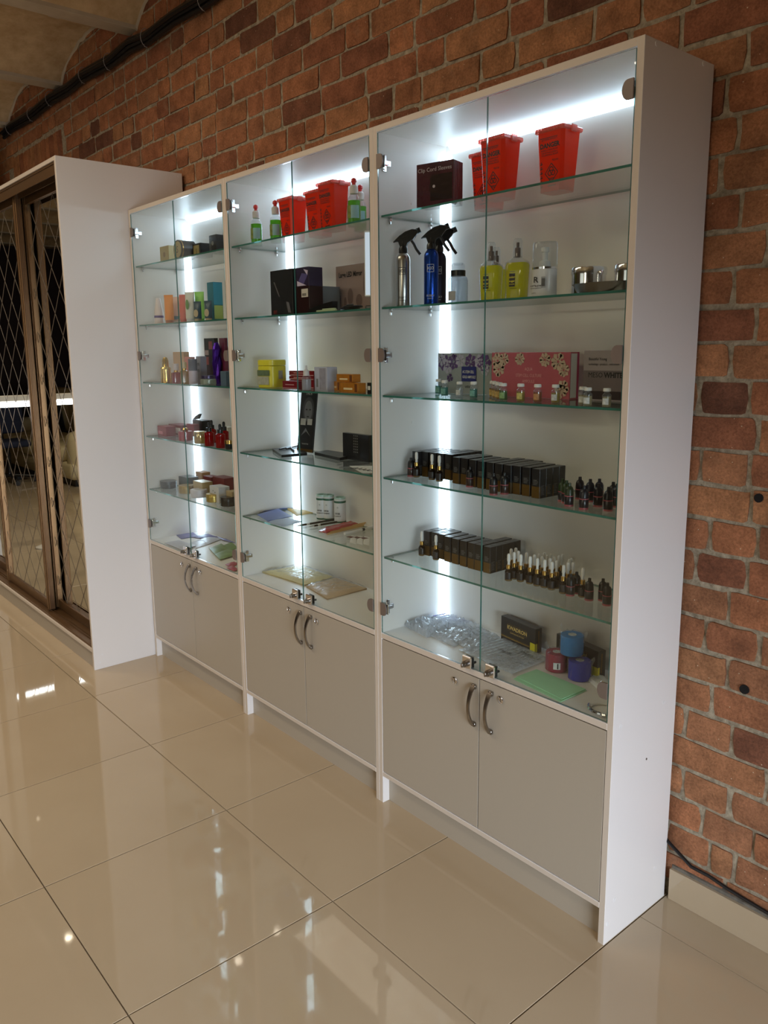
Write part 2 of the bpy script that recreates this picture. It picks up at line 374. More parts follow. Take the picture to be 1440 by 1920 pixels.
for n, (x0, x1, zc, vert) in enumerate(specs):
    L = x1-x0; me = rr.choice(LONG if L > 0.18 else SHORT); base = 0.25 if L > 0.18 else 0.12
    if vert: me = rr.choice(LONG); base = 0.25
    y = YFACE+rr.uniform(-0.002, 0.003)
    if vert: M = Matrix.Translation(((x0+x1)/2, y, zc)) @ Matrix.Rotation(PI/2, 4, 'Y') @ Matrix.Diagonal((1.05, 1, L/0.074, 1))
    else: M = Matrix.Translation(((x0+x1)/2, y, zc+rr.uniform(-0.002, 0.002))) @ Matrix.Rotation(rr.uniform(-0.008, 0.008), 4, 'Y') @ Matrix.Diagonal((L/base, 1, rr.uniform(0.97, 1.02), 1))
    if n < 300:
        o = link('brick', me, wall); o.matrix_local = M
    else:
        tm = me.copy(); tm.transform(M); infill.from_mesh(tm); bpy.data.meshes.remove(tm)
im = bpy.data.meshes.new('brick_infill'); infill.to_mesh(im); infill.free(); im.materials.append(BRICK)
for p in im.polygons: p.use_smooth = True
im.set_sharp_from_angle(angle=math.radians(60))
link('brick_infill', im, wall)['kind'] = 'stuff'
# drilled holes in the masonry
hole = pm('hole_dark', (14, 10, 8), 0.95)
for u, v, r in ((1422, 934, 0.011), (1395, 1293, 0.012)):
    d = ray(u, v); P = CP+((YFACE-0.0035)-CP.y)/d.y*d; hb = B()
    hb.cyl((P.x, P.y-0.0005, P.z), (P.x, P.y+0.02, P.z), r, 14); hb.build('drill_hole', hole, wall)
# vaulted ceiling on steel beams
SP = [-9.32, -8.22, -7.12, -6.02, -4.92, -3.82, -2.72, -1.61, -0.50, 0.61, 1.72, 2.83, 3.94, 5.05, 6.16]
ZS = 3.17
def soffit(x):
    for a, c in zip(SP, SP[1:]):
        if a <= x <= c:
            if x < a+0.05 or x > c-0.05: return ZS-0.01
            t = (x-a-0.05)/(c-a-0.1); return ZS+0.16*max(0.0, math.sin(PI*t))**0.62
    return ZS
cb = B(); xs = []
for a, c in zip([XL]+SP, SP):
    N = 22
    for i in range(N): xs.append(a+(c-a)*i/N)
xs = [x for x in xs if XL <= x <= XR]+[XR]
prev = None; ys = [YF+ (YB+0.02-YF)*k/10 for k in range(11)]
cols = []
for x in xs: cols.append([cb.bm.verts.new((x, y, soffit(x))) for y in ys])
for a, c in zip(cols, cols[1:]):
    for k in range(10): cb.bm.faces.new((a[k], a[k+1], c[k+1], c[k]))
ceil = structure(cb.build('ceiling', PLASTER, None, True))
for s_ in SP:
    if XL < s_ < XR:
        tb = B(); tb.box(s_-0.052, YF, ZS-0.016, s_+0.052, YB-0.004, ZS+0.02, 0.002); tb.build('beam', BEAMP, ceil)
pl = B(); random.seed(3)
for a, c in zip(SP, SP[1:]):      # ragged plaster lip where each vault meets the brickwork
    if c < -3.9 or a > 1: continue
    pts = []
    for i in range(19):
        t = i/18; x = a+0.04+(c-a-0.08)*t; pts.append((x, YB-0.006+random.uniform(-0.003, 0.003), soffit(x)+0.003-random.uniform(0, 0.014)))
    pl.tube(pts, 0.011, 6)
pl.build('plaster_edge', BEAMP, ceil, True)
sb = B(); sb.box(XL, YF-0.1, 0, XR, YF, 3.4); dark = noisy('dark_panelling', (34, 18, 18), (48, 26, 24), 3, 0.6, 0)
structure(sb.build('wall_front', pm('painted_wall', (120, 104, 88), 0.8)))
sb = B(); sb.box(XL-0.1, YF, 0, XL, YB, 3.4); structure(sb.build('wall_left', pm('brown_wall', (38, 20, 20), 0.75)))
sb = B(); sb.box(XR, YF, 0, XR+0.1, YB, 3.4); structure(sb.build('wall_right', pm('painted_wall2', (112, 98, 86), 0.8)))
# skirting of cut tiles
sb = B(); sb.box(2.69, 0.292, 0.0, 3.29, 0.304, 0.093, 0.001); s1 = structure(sb.build('baseboard_back', TILE))
sb = B(); sb.box(3.293, 0.292, 0.0, 3.9, 0.304, 0.093, 0.001); sb.build('tile', TILE, s1)
sb = B(); sb.box(2.69, 0.3015, 0.088, 3.9, 0.3165, 0.104, 0.003); sb.build('mortar_bed', noisy('cement', (92, 88, 80), (128, 122, 110), 30), s1, True)
# ------------------------------------------------------------------ display cabinets
T = 0.018; HC = 2.185; DEP = 0.295
SH = [1.929, 1.659, 1.390, 1.130, 0.868]; DK = 0.613
XC = [(-0.003, 0.886), (0.8865, 1.7765), (1.777, 2.677)]
names = ['left', 'middle', 'right']
capm = pm('screw_cap', (232, 230, 228), 0.4)
def hinge(parent, xin, z, side):
    """side=+1: hinge on the left panel, opens to the right"""
    s = side; hb = B()
    x0, x1 = (xin+0.002, xin+0.030) if s > 0 else (xin-0.030, xin-0.002)
    pts = []
    for i in range(9):
        a = -PI/2+PI*i/8; pts.append(((x1-0.014+0.014*math.cos(a)) if s > 0 else (x0+0.014-0.014*math.cos(a)), -0.0055, z+0.021*math.sin(a)))
    pts += [((x0 if s > 0 else x1), -0.0055, z+0.021), ((x0 if s > 0 else x1), -0.0055, z-0.021)]
    hb.prism(pts, (0, 0.005, 0)); h = hb.build('hinge', brushed, parent, True)
    hb = B(); xa = xin if s > 0 else xin-0.004
    hb.box(min(xin, xin+s*0.004), 0.020, z-0.024, max(xin, xin+s*0.004), 0.034, z+0.024, 0.001)
    hb.box(min(xin, xin+s*0.006), 0.016, z-0.008, max(xin, xin+s*0.006), 0.050, z+0.008, 0.001)
    hb.box(min(xin+s*0.004, xin+s*0.013), 0.006, z-0.006, max(xin+s*0.004, xin+s*0.013), 0.040, z+0.006, 0.001)
    hb.cyl((xin+s*0.003, 0.027, z+0.017), (xin+s*0.0065, 0.027, z+0.017), 0.0042, 8); hb.cyl((xin+s*0.003, 0.027, z-0.017), (xin+s*0.0065, 0.027, z-0.017), 0.0042, 8)
    hb.build('hinge_arm', chrome, h, True)
    hb = B(); hb.cyl((xin+s*0.012, 0.0045, z), (xin+s*0.012, 0.012, z), 0.013, 12) if False else hb.box(min(xin+s*0.004, xin+s*0.028), 0.0048, z-0.018, max(xin+s*0.004, xin+s*0.028), 0.009, z+0.018, 0.002)
    hb.build('hinge_plate', chrome, h)
def handle(parent, x, z0, z1):
    hb = B(); n = 14; prof = []
    for i in range(n+1):
        t = i/n; z = z0+(z1-z0)*t; out = 0.006+0.022*max(0.0, math.sin(PI*t))**0.8; prof.append((out, z, 0.0045+0.0035*abs(2*t-1)**2))
    for s_ in range(n):
        (o0, a0, w0), (o1, a1, w1) = prof[s_], prof[s_+1]
        vs = [hb.bm.verts.new(p) for p in ((x-w0, -o0-0.003, a0), (x+w0, -o0-0.003, a0), (x+w0, -o0+0.002, a0), (x-w0, -o0+0.002, a0), (x-w1, -o1-0.003, a1), (x+w1, -o1-0.003, a1), (x+w1, -o1+0.002, a1), (x-w1, -o1+0.002, a1))]
        for q in ((0, 1, 5, 4), (1, 2, 6, 5), (2, 3, 7, 6), (3, 0, 4, 7)): hb.bm.faces.new([vs[i] for i in q])
        if s_ == 0: hb.bm.faces.new([vs[i] for i in (3, 2, 1, 0)])
        if s_ == n-1: hb.bm.faces.new([vs[i] for i in (4, 5, 6, 7)])
    bmesh.ops.remove_doubles(hb.bm, verts=hb.bm.verts[:], dist=0.00005)
    hb.box(x-0.008, -0.009, z0-0.004, x+0.008, 0.001, z0+0.010, 0.002); hb.box(x-0.008, -0.009, z1-0.010, x+0.008, 0.001, z1+0.004, 0.002)
    hb.build('handle', darkchrome, parent, True)
def keylock(parent, x, z):
    kb = B(); kb.lathe([(0.0, 0), (0.0095, 0), (0.0105, 0.001), (0.0105, 0.003), (0.008, 0.0042), (0.0075, 0.003), (0, 0.003)], 20)
    k = kb.build('lock', chrome, parent, True); k.matrix_local = Matrix.Translation((x, 0, z)) @ Matrix.Rotation(PI/2, 4, 'X')
    kb = B(); kb.box(-0.0008, -0.005, 0.0025, 0.0008, 0.005, 0.0036); s2 = kb.build('keyhole', black, k)
def glasslock(parent, x, z):
    kb = B(); kb.box(x-0.0175, -0.009, z-0.019, x+0.0175, -0.0005, z+0.019, 0.0025); g = kb.build('glass_lock', chrome, parent)
    kb = B(); kb.tube([(x+0.001, -0.008, z-0.003), (x+0.001, -0.020, z-0.003)], 0.0095, 16); kb.tube([(x+0.001, -0.020, z-0.003), (x+0.001, -0.026, z-0.003)], 0.0065, 16)
    kb.box(x-0.002, -0.030, z-0.010, x+0.004, -0.024, z+0.004, 0.001); kb.build('cylinder_core', darkchrome, g, True)
    kb = B(); kb.box(x-0.016, 0.0050, z-0.017, x+0.016, 0.010, z+0.017, 0.002); kb.tube([(x+0.012, 0.010, z-0.002), (x+0.012, 0.018, z-0.002)], 0.004, 8); kb.build('clamp_plate', black, g)
    return g
for ci, (X0, X1) in enumerate(XC):
    nm = names[ci]
    c = thing('display_cabinet', f'tall white lit display cabinet with glass doors and shelves, {nm} of the three', 'cabinet', (0, 0, 0), 0, 'lit display cabinets')
    a, d = X0+T, X1-T
    for sx0, sx1 in ((X0, a), (d, X1)):
        pb = B(); pb.box(sx0, 0, 0, sx1, DEP, HC, 0.0008); board(pb, 'side_panel', c)
    pb = B(); pb.box(a, 0, HC-T, d, DEP, HC, 0.0008); board(pb, 'top_panel', c)
    pb = B(); pb.box(a, 0, DK-T, d, DEP-0.006, DK, 0.0008); board(pb, 'deck_panel', c)
    pb = B(); pb.box(a, 0, 0.099, d, DEP-0.006, 0.115, 0.0008); board(pb, 'bottom_panel', c)
    pb = B(); pb.box(a, 0.028, 0.0, d, 0.044, 0.099); pb.build('plinth', front, c)
    pb = B(); pb.box(a, DEP-0.006, 0.09, d, DEP-0.002, HC-0.005); pb.build('back_panel', white, c)
    mid = (0.452, 1.345, 2.2315)[ci]
    for k, (x0, x1) in enumerate(((a+0.002, mid-0.0015), (mid+0.0015, d-0.002))):
        pb = B(); pb.box(x0, 0.0005, 0.1180, x1, 0.0165, DK-T-0.0035, 0.0007); dd = pb.build('door', front, c)
        hx = mid-0.020 if k == 0 else mid+0.043
        if ci == 0: hx = mid-0.012 if k == 0 else mid+0.07
        handle(dd, mid+(-0.018 if k == 0 else 0.047), 0.445, 0.568); keylock(dd, mid+(-0.097 if k == 0 else 0.083), 0.557)
    for k, (x0, x1) in enumerate(((a+0.002, mid-0.001), (mid+0.001, d-0.002))):
        pb = B(); pb.box(x0, 0.0, DK+0.003, x1, 0.004, HC-T-0.003)
        me = pb.mesh('glass_door', [glass, gedge])
        for p in me.polygons: p.material_index = 0 if abs(p.normal.y) > 0.9 else 1
        gd = link('glass_door', me, c)
        for z in (2.083, 1.517, 0.698): hinge(gd, a if k == 0 else d, z, 1 if k == 0 else -1)
        glasslock(gd, mid+(-0.045 if k == 0 else 0.045), DK+0.019)
    for z in SH:
        pb = B(); pb.box(a+0.003, 0.012, z-0.003, d-0.003, 0.256, z+0.003)
        me = pb.mesh('glass_shelf', [glass, gedge])
        for p in me.polygons: p.material_index = 0 if abs(p.normal.z) > 0.9 else 1
        g = link('glass_shelf', me, c)
        for px_, s_ in ((a, 1), (d, -1)):
            for y in (0.045, 0.215):
                pb = B(); pb.tube([(px_, y, z-0.008), (px_+s_*0.009, y, z-0.008)], 0.0045, 8); pb.box(min(px_, px_+s_*0.012), y-0.004, z-0.0060, max(px_, px_+s_*0.012), y+0.004, z-0.0032, 0.0006)
                pb.tube([(px_+s_*0.005, y, z-0.010), (px_+s_*0.005, y, z-0.020)], 0.0032, 8); pb.build('shelf_pin', chrome, g, True)
    # corner LED profile: diffuser slanting across the back corner
    yb = DEP-0.0065
    pb = B(); pb.prism([(a+0.001, yb-0.026, DK+0.001), (a+0.026, yb-0.001, DK+0.001), (a+0.024, yb, DK+0.001), (a+0.001, yb-0.023, DK+0.001)], (0, 0, HC-T-DK-0.03)); l1 = pb.build('led_strip', led, c)
    pb = B(); pb.prism([(a+0.030, yb-0.024, HC-T-0.001), (a+0.030, yb-0.001, HC-T-0.026), (a+0.030, yb, HC-T-0.024), (a+0.030, yb-0.022, HC-T-0.001)], (d-a-0.031, 0, 0)); pb.build('led_strip', led, c)
    for z in (1.98, 1.30):
        pb = B(); pb.tube([(a, 0.14, z), (a+0.0015, 0.14, z)], 0.004, 8); pb.build('screw_cap', capm, c)
    if ci == 2:
        for y, z in ((0.045, 2.176), (0.245, 2.177), (0.234, 0.604), (0.033, 0.602), (0.161, 0.468), (0.237, 0.115), (0.042, 0.113), (0.015, 0.055)):
            pb = B(); pb.tube([(X1, y, z), (X1+0.0012, y, z)], 0.0055 if z != 0.468 else 0.003, 12, None); pb.build('screw_cap', capm if z != 0.468 else brushed, c)
# ------------------------------------------------------------------ wardrobe with lattice mirrors
gold = pm('champagne_gold_profile', (122, 92, 60), 0.36, 0.7, var=0.02, scale=2)
golddark = pm('groove_shadow_profile', (92, 66, 44), 0.45, 0.6)
mirror = pm('mirror_glass', (214, 216, 210), 0.015, 1.0, var=0.0)
etch = pm('etched_groove', (118, 108, 96), 0.45, 0.4)
w = thing('wardrobe', 'tall white sliding wardrobe with bronze framed mirrored doors, left of the cabinets', 'wardrobe')
WX0, WX1, WY0, WY1, WH = -2.30, -0.014, -0.314, 0.290, 2.386
for x0, x1 in ((WX1-0.018, WX1), (WX0, WX0+0.018)):
    pb = B(); pb.box(x0, WY0, 0, x1, WY1, WH, 0.001); board(pb, 'side_panel', w)
pb = B(); pb.box(WX0+0.018, WY0, WH-0.018, WX1-0.018, WY1, WH, 0.001); pb.build('top_panel', edge, w)
pb = B(); pb.box(WX0+0.018, WY0+0.012, 0, WX1-0.018, WY0+0.028, 0.088); pb.build('plinth', front, w)
pb = B(); pb.box(WX0+0.018, WY0, 0.088, WX1-0.018, WY1, 0.104, 0.001); pb.build('bottom_panel', edge, w)
pb = B(); pb.box(WX0+0.018, WY1-0.004, 0.1, WX1-0.018, WY1, WH-0.02); pb.build('back_panel', white, w)
pb = B(); pb.box(WX0+0.018, WY0+0.006, WH-0.073, WX1-0.018, WY0+0.009, WH-0.018); pb.box(WX0+0.018, WY0+0.002, WH-0.030, WX1-0.018, WY0+0.010, WH-0.026)
pb.box(WX0+0.018, WY0+0.056, WH-0.073, WX1-0.018, WY0+0.059, WH-0.018); pb.box(WX0+0.018, WY0+0.106, WH-0.073, WX1-0.018, WY0+0.109, WH-0.018)
pb.build('top_track', gold, w)
pb = B(); pb.box(WX0+0.018, WY0+0.008, 0.104, WX1-0.018, WY0+0.104, 0.107)
for y in (0.010, 0.045, 0.058, 0.095): pb.box(WX0+0.018, WY0+y, 0.107, WX1-0.018, WY0+y+0.003, 0.114)
pb.build('bottom_track', gold, w)
def slide(x0, x1, y, lat0, lat_z0):
    z0, z1 = 0.117, WH-0.045
    root = bpy.data.objects.new('sliding_door', None); COL.objects.link(root); root.parent = w; root.location = ((x0+x1)/2, y, z0)
    ox, oz = (x0+x1)/2, z0
    def bb(*a): b_ = B(); b_.box(*a); return b_
    SW = 0.034
    for xa in (x0, x1-SW):
        b_ = B(); b_.box(xa-ox, -0.014, 0, xa+SW-ox, 0.018, z1-z0, 0.003); 
        b_.box(xa-ox+0.006, -0.020, 0, xa-ox+0.026, -0.013, z1-z0, 0.0025)
        b_.build('stile', gold, root)
        g_ = B()
        for k in range(3): g_.box((x1-ox+0.0003 if xa > x0 else x0-ox-0.0012), -0.008+k*0.008, 0, (x1-ox+0.0012 if xa > x0 else x0-ox-0.0003), -0.004+k*0.008, z1-z0)
        g_.build('stile_groove', golddark, root)
    for za, zb in ((0, 0.048), (z1-z0-0.05, z1-z0)):
        b_ = B(); b_.box(x0+SW-ox, -0.010, za, x1-SW-ox, 0.014, zb, 0.002); b_.build('rail', gold, root)
    mz0, mz1 = 0.048, z1-z0-0.05; mx0, mx1 = x0+SW-ox, x1-SW-ox
    b_ = B(); b_.box(mx0, 0.0, mz0, mx1, 0.004, mz1); b_.build('mirror_panel', mirror, root)
    # etched diamond lattice, every line its own thin bevelled groove
    g_ = B(); px_, pz_ = 0.182, 0.224; sl = pz_/px_
    for s_ in (1, -1):
        cs = [ (lat_z0-z0)-s_*sl*(lat0-ox)+pz_*k for k in range(-30, 30)]
        for cc in cs:
            pts = []
            for xx in (mx0, mx1):
                zz = s_*sl*xx+cc; pts.append((xx, zz))
            # clip in z
            (xa, za), (xb, zb) = pts
            def clip(xa, za, xb, zb, lim, hi):
                if hi:
                    if za > lim and zb > lim: return None
                    if za > lim: xa, za = xa+(xb-xa)*(lim-za)/(zb-za), lim
                    if zb > lim: xb, zb = xa+(xb-xa)*(lim-za)/(zb-za), lim
                else:
                    if za < lim and zb < lim: return None
                    if za < lim: xa, za = xa+(xb-xa)*(lim-za)/(zb-za), lim
                    if zb < lim: xb, zb = xa+(xb-xa)*(lim-za)/(zb-za), lim
                return xa, za, xb, zb
            r = clip(xa, za, xb, zb, mz1, True)
            if r: r = clip(*r, mz0, False)
            if not r: continue
            xa, za, xb, zb = r; L = math.hypot(xb-xa, zb-za)
            if L < 0.01: continue
            nx, nz = -(zb-za)/L*0.0028, (xb-xa)/L*0.0028
            g_.prism([(xa+nx, -0.0006, za+nz), (xb+nx, -0.0006, zb+nz), (xb-nx, -0.0006, zb-nz), (xa-nx, -0.0006, za-nz)], (0, 0.0005, 0))
    g_.build('lattice', etch, root)
slide(-0.80, WX1-0.018-0.001, -0.213, -0.562, 2.067)
slide(-1.555, -0.755, -0.262, -1.187, 1.594)
slide(WX0+0.02, -1.50, -0.213, -1.9, 1.9)
for y, z in ((-0.27, 0.073), (-0.285, 0.035), (0.27, 2.37)):
    pb = B(); pb.tube([(WX1, y, z), (WX1+0.0012, y, z)], 0.0055, 12); pb.build('screw_cap', capm, w)
# ------------------------------------------------------------------ cables and pipe
cbp = [(-2.74, 3.102), (-2.55, 3.108), (-2.1, 3.095), (-1.68, 3.108), (-1.4, 3.092), (-1.14, 3.103), (-0.75, 3.078), (-0.5, 3.088), (-0.29, 3.066), (0.0, 3.074), (0.31, 3.053), (0.6, 3.06), (1.0, 3.045), (1.5, 3.05)]
cab = thing('cable_bundle', 'bundle of thick black cables tied along the brick wall under the ceiling', 'cable', (0, 0, 0))
for k, (dy, dz, r) in enumerate(((0, 0, 0.015), (-0.004, 0.026, 0.013), (-0.002, -0.024, 0.012), (-0.020, 0.010, 0.011))):
    pb = B(); rnd = random.Random(k); pb.tube([(x, 0.286+dy, z+dz+rnd.uniform(-0.004, 0.004)) for x, z in cbp], r, 8); pb.build('cable', pm('black_rubber', (14, 14, 17), 0.4, var=0.3), cab, True)
for x in (-2.55, -2.07, -1.70, -1.13, -0.76, -0.29, 0.30):
    z = 3.1-0.02*(x+2.5)/1.4*0.9 if x > -1.2 else 3.1
    for i in range(len(cbp)-1):
        if cbp[i][0] <= x <= cbp[i+1][0]: t = (x-cbp[i][0])/(cbp[i+1][0]-cbp[i][0]); z = cbp[i][1]+(cbp[i+1][1]-cbp[i][1])*t
    pb = B(); pb.tube([(x, 0.285+0.034*math.cos(a)-0.006, z+0.044*math.sin(a)) for a in [PI/2+PI*k/8 for k in range(9)]], 0.0016, 6); pb.tube([(x+0.002, 0.262, z-0.035), (x+0.03, 0.25, z-0.052)], 0.002, 5)
    pb.build('cable_tie', pm('pale_tie', (150, 148, 150), 0.5), cab)
pb = B()
pts = []
for u, v in ((1236, 1555), (1252, 1577), (1273, 1600), (1296, 1625), (1330, 1643), (1365, 1667), (1400, 1688), (1440, 1712), (1500, 1745)):
    d = ray(u, v); pts.append(CP+(0.296-CP.y)/d.y*d)
for p in pts: p.z = max(p.z, 0.1)
pb.tube(pts, 0.0048, 8); tag(pb.build('power_cable', MC['black_rubber'], None, True), 'thin black cable sagging onto the tiled skirting by the right cabinet', 'cable')
pipe = thing('drain_pipe', 'dark vertical pipe with a collar at the far left of the brick wall', 'pipe', (-2.86, 0.165, 0))
pb = B(); pb.tube([(0, 0, 0), (0, 0, 3.15)], 0.075, 16); pb.build('pipe', pm('dark_pipe', (30, 26, 28), 0.5), pipe, True)
pb = B(); pb.tube([(0, 0, 3.10), (0, 0, 3.15)], 0.09, 16); pb.tube([(0, 0, 2.78), (0, 0, 2.785)], 0.078, 16); pb.build('collar', pm('pipe_collar', (96, 84, 90), 0.5, 0.4), pipe, True)
d = ray(104, 34); P = CP+(3.30-CP.z)/d.z*d
pb = B(); pb.box(-0.03, -0.03, -0.02, 0.03, 0.03, 0.0, 0.003); o = pb.build('ceiling_bracket', BEAMP, None); x_ = P.x; o.location = (x_, P.y, soffit(x_)+0.005); tag(o, 'small square metal bracket on the vaulted ceiling at the top left', 'bracket')
# ------------------------------------------------------------------ lamps of the room, then the stand of the added uplight
lampw = emit('spot_face', (1.0, 0.86, 0.66), 30)
for i, (x, y) in enumerate(((-2.25, -0.62), (-4.15, -0.95), (-1.13, -1.0), (-1.2, -1.4), (-4.2, -1.6), (1.0, -2.6), (3.0, -3.4))):
    sp = thing('ceiling_spotlight', ['small ceiling spotlight mirrored in the floor, nearest the wardrobe doors', 'small ceiling spotlight far left, mirrored in the floor by the wardrobe', 'first of the two small ceiling spotlights mirrored close together in the floor', 'second of the two small ceiling spotlights mirrored close together in the floor', 'small ceiling spotlight far left, the one further from the wardrobe', 'small ceiling spotlight in front of the right cabinet, out of the frame', 'small ceiling spotlight behind the viewer, out of the frame'][i], 'lamp', (x, y, 3.10), 0, 'ceiling spotlights')
    pb = B(); pb.tube([(0, 0, 0.0), (0, 0, 0.12)], 0.04, 16); pb.build('lamp_body', white, sp, True)
    pb = B(); pb.tube([(0, 0, -0.004), (0, 0, -0.001)], 0.028, 16); pb.build('lamp_face', lampw, sp)
    l = bpy.data.lights.new('spot_light', 'SPOT'); l.energy = 34 if x > -2 else 60; l.spot_size = 1.9; l.spot_blend = 0.8; l.color = (1, 0.86, 0.68); l.shadow_soft_size = 0.03
    lo = bpy.data.objects.new('spot_light', l); COL.objects.link(lo); lo.parent = sp; lo.location = (0, 0, -0.02)
up = thing('added_floor_lamp', 'made-up slim floor lamp behind the viewer, added to brighten the ceiling', 'lamp', (3.2, -3.7, 0))  # invented body around the added upward fill light
pb = B(); pb.lathe([(0.14, 0), (0.14, 0.02), (0.015, 0.03), (0.015, 1.80), (0, 1.80)], 20); pb.build('stand', brushed, up, True)
pb = B(); pb.lathe([(0.02, 1.80), (0.17, 1.92), (0.165, 1.92), (0.02, 1.81)], 24); pb.build('bowl', brushed, up, True)
# far end of the room, seen in the mirrors
shelfw = pm('ledge_white', (190, 184, 172), 0.5)
led2 = emit('tube_lamp', (0.93, 0.97, 1.0), 14)
tl_ = thing('tube_lamp', 'white workshop tube lamp on a slim stand, mirrored in the wardrobe doors', 'lamp', (-2.72, -0.85, 0))
pb = B(); pb.tube([(0.02, -0.42, 1.155), (0.02, 0.42, 1.155)], 0.019, 12); pb.build('tube', led2, tl_, True)
pb = B(); pb.box(-0.05, -0.44, 1.178, 0.03, 0.44, 1.222, 0.006); pb.build('housing', shelfw, tl_)
pb = B(); pb.tube([(-0.04, 0, 0.02), (-0.04, 0, 1.18)], 0.012, 10); pb.build('pole', chrome, tl_, True)
pb = B(); pb.lathe([(0.07, 0), (0.07, 0.012), (0.02, 0.03), (0, 0.03)], 24, cx=-0.04); pb.build('base', shelfw, tl_, True)
cream = pm('cream_leather', (206, 192, 152), 0.4, var=0.05, bump=0.1)
sf = thing('sofa', 'cream leather sofa with plump cushions reflected in the right mirror door', 'sofa', (-6.95, -2.42, 0))
def sofapart(n, *a):
    b_ = B(); b_.box(*a); b_.build(n, cream, sf, True)
sofapart('base', -1.45, -0.4, 0.08, 1.45, 0.48, 0.28, 0.05)
for k in range(3):
    x0 = -1.2+0.8*k; sofapart('seat_cushion', x0+0.01, -0.2, 0.27, x0+0.79, 0.50, 0.47, 0.08); sofapart('back_cushion', x0+0.01, -0.42, 0.45, x0+0.79, -0.14, 1.06, 0.11)
sofapart('backrest', -1.42, -0.56, 0.15, 1.42, -0.36, 0.90, 0.06); sofapart('armrest', 1.19, -0.5, 0.1, 1.46, 0.46, 0.64, 0.10); sofapart('armrest', -1.46, -0.5, 0.1, -1.19, 0.46, 0.64, 0.10)
b_ = B(); b_.box(-1.40, -0.38, 0.0, 1.40, 0.42, 0.08); b_.build('plinth', black, sf)
b_ = B(); b_.prism([(-1.35, 0, 0.50), (-0.42, 0, 0.50), (-0.56, 0, 0.80), (-0.74, 0, 1.0), (-0.86, 0, 1.13), (-1.15, 0, 1.13), (-1.3, 0, 0.95)], (0, 0.07, 0)); o = b_.build('jacket', pm('black_cloth', (12, 12, 14), 0.9), None); o.location = (-6.95, -2.55, 0.0); tag(o, 'black jacket thrown over the back of the cream sofa', 'jacket')
ch = thing('office_chair', 'dark blue office chair on castors reflected in the left mirror door', 'chair', (-6.4, -1.62, 0))
navy = pm('navy_cloth', (28, 36, 60), 0.8)
b_ = B(); b_.box(-0.22, -0.22, 0.44, 0.22, 0.22, 0.52, 0.03); b_.build('seat', navy, ch, True)
b_ = B(); b_.box(-0.24, -0.26, 0.58, -0.17, 0.26, 0.95, 0.03); b_.build('backrest', navy, ch, True)
b_ = B(); b_.tube([(0, 0, 0.08), (0, 0, 0.44)], 0.025, 10); b_.tube([(-0.2, 0, 0.48), (-0.21, 0, 0.62)], 0.02, 8); b_.build('column', black, ch)
for k in range(5):
    a = 2*PI*k/5; b_ = B(); b_.tube([(0, 0, 0.1), (0.28*math.cos(a), 0.28*math.sin(a), 0.07)], 0.02, 8); b_.tube([(0.28*math.cos(a)-0.012, 0.28*math.sin(a), 0.03), (0.28*math.cos(a)+0.012, 0.28*math.sin(a), 0.03)], 0.03, 10); b_.build('leg', black, ch)
# ------------------------------------------------------------------ goods on the shelves
ZT = [z+0.0031 for z in SH]+[DK]
SHN = ['top', 'second', 'third', 'fourth', 'fifth']
CABN = {1: 'left', 2: 'middle', 3: 'right'}
paperw = pm('paper_white', (226, 224, 220), 0.6)
ink = pm('black_ink', (18, 16, 16), 0.5)
clearp = glassy('clear_plastic', (244, 246, 248), 0.06, 0.05, 1.45, (235, 240, 245))
wrap = glassy('crumpled_wrap', (250, 252, 254), 0.05, 0.14, 1.4, (240, 244, 250), wr=60)
goldm = pm('gold_metal', (212, 168, 92), 0.25, 1.0)
def box_at(name, label, cat, A, Bp, z, vtop, mat, depth=None, C=None, ymin=0.02, y=None, group=None, h=None, bev=0.0008, swap=False):
    """carton with its bottom front corners at pixels A, Bp on shelf height z (or on depth y)"""
    if y is None: a, b_ = atz(*A, z), atz(*Bp, z)
    else: a, b_ = aty(A[0], y, z), aty(Bp[0], y if not isinstance(y, tuple) else y[1], z)
    if C is not None: c = atz(*C, z); depth = (c-b_).length
    if h is None: h = ztop(a, vtop)-z
    ux = (b_-a); ux.z = 0; wd = ux.length; ux.normalize(); ang = math.atan2(ux.y, ux.x); nb = Vector((-ux.y, ux.x, 0))
    lim = 0.258 if z > DK+0.01 else 0.282; yb_ = max(a.y, b_.y)+nb.y*depth+0.002
    if yb_ > lim:
        a = aty(A[0], a.y-(yb_-lim), z); b_ = aty(Bp[0], b_.y-(yb_-lim), z); ux = b_-a; ux.z = 0; wd = ux.length; ux.normalize(); ang = math.atan2(ux.y, ux.x); nb = Vector((-ux.y, ux.x, 0))
    if min(a.y, b_.y) < 0.013:
        k_ = 0.013-min(a.y, b_.y); a = aty(A[0], a.y+k_, z); b_ = aty(Bp[0], b_.y+k_, z); wd = (b_-a).length
    ctr = (a+b_)/2+nb*depth/2
    r = thing(name, label, cat, (ctr.x, ctr.y, z), ang, group)
    m = B(); m.box(-wd/2, -depth/2, 0, wd/2, depth/2, h, bev); m.build('carton_body', mat, r)
    r['w'], r['d'], r['h'] = wd, depth, h
    return r, wd, depth, h
def fpan(r, x0, z0, x1, z1, d, mat, name='front_print', off=0.0004):
    m = B(); rect_f(m, x0, z0, x1, z1, -d/2-off); return m.build(name, mat, r)
def span(r, y0, z0, y1, z1, w_, mat, name='side_print', off=0.0004):
    m = B(); rect_s(m, y0, z0, y1, z1, w_/2+off); return m.build(name, mat, r)
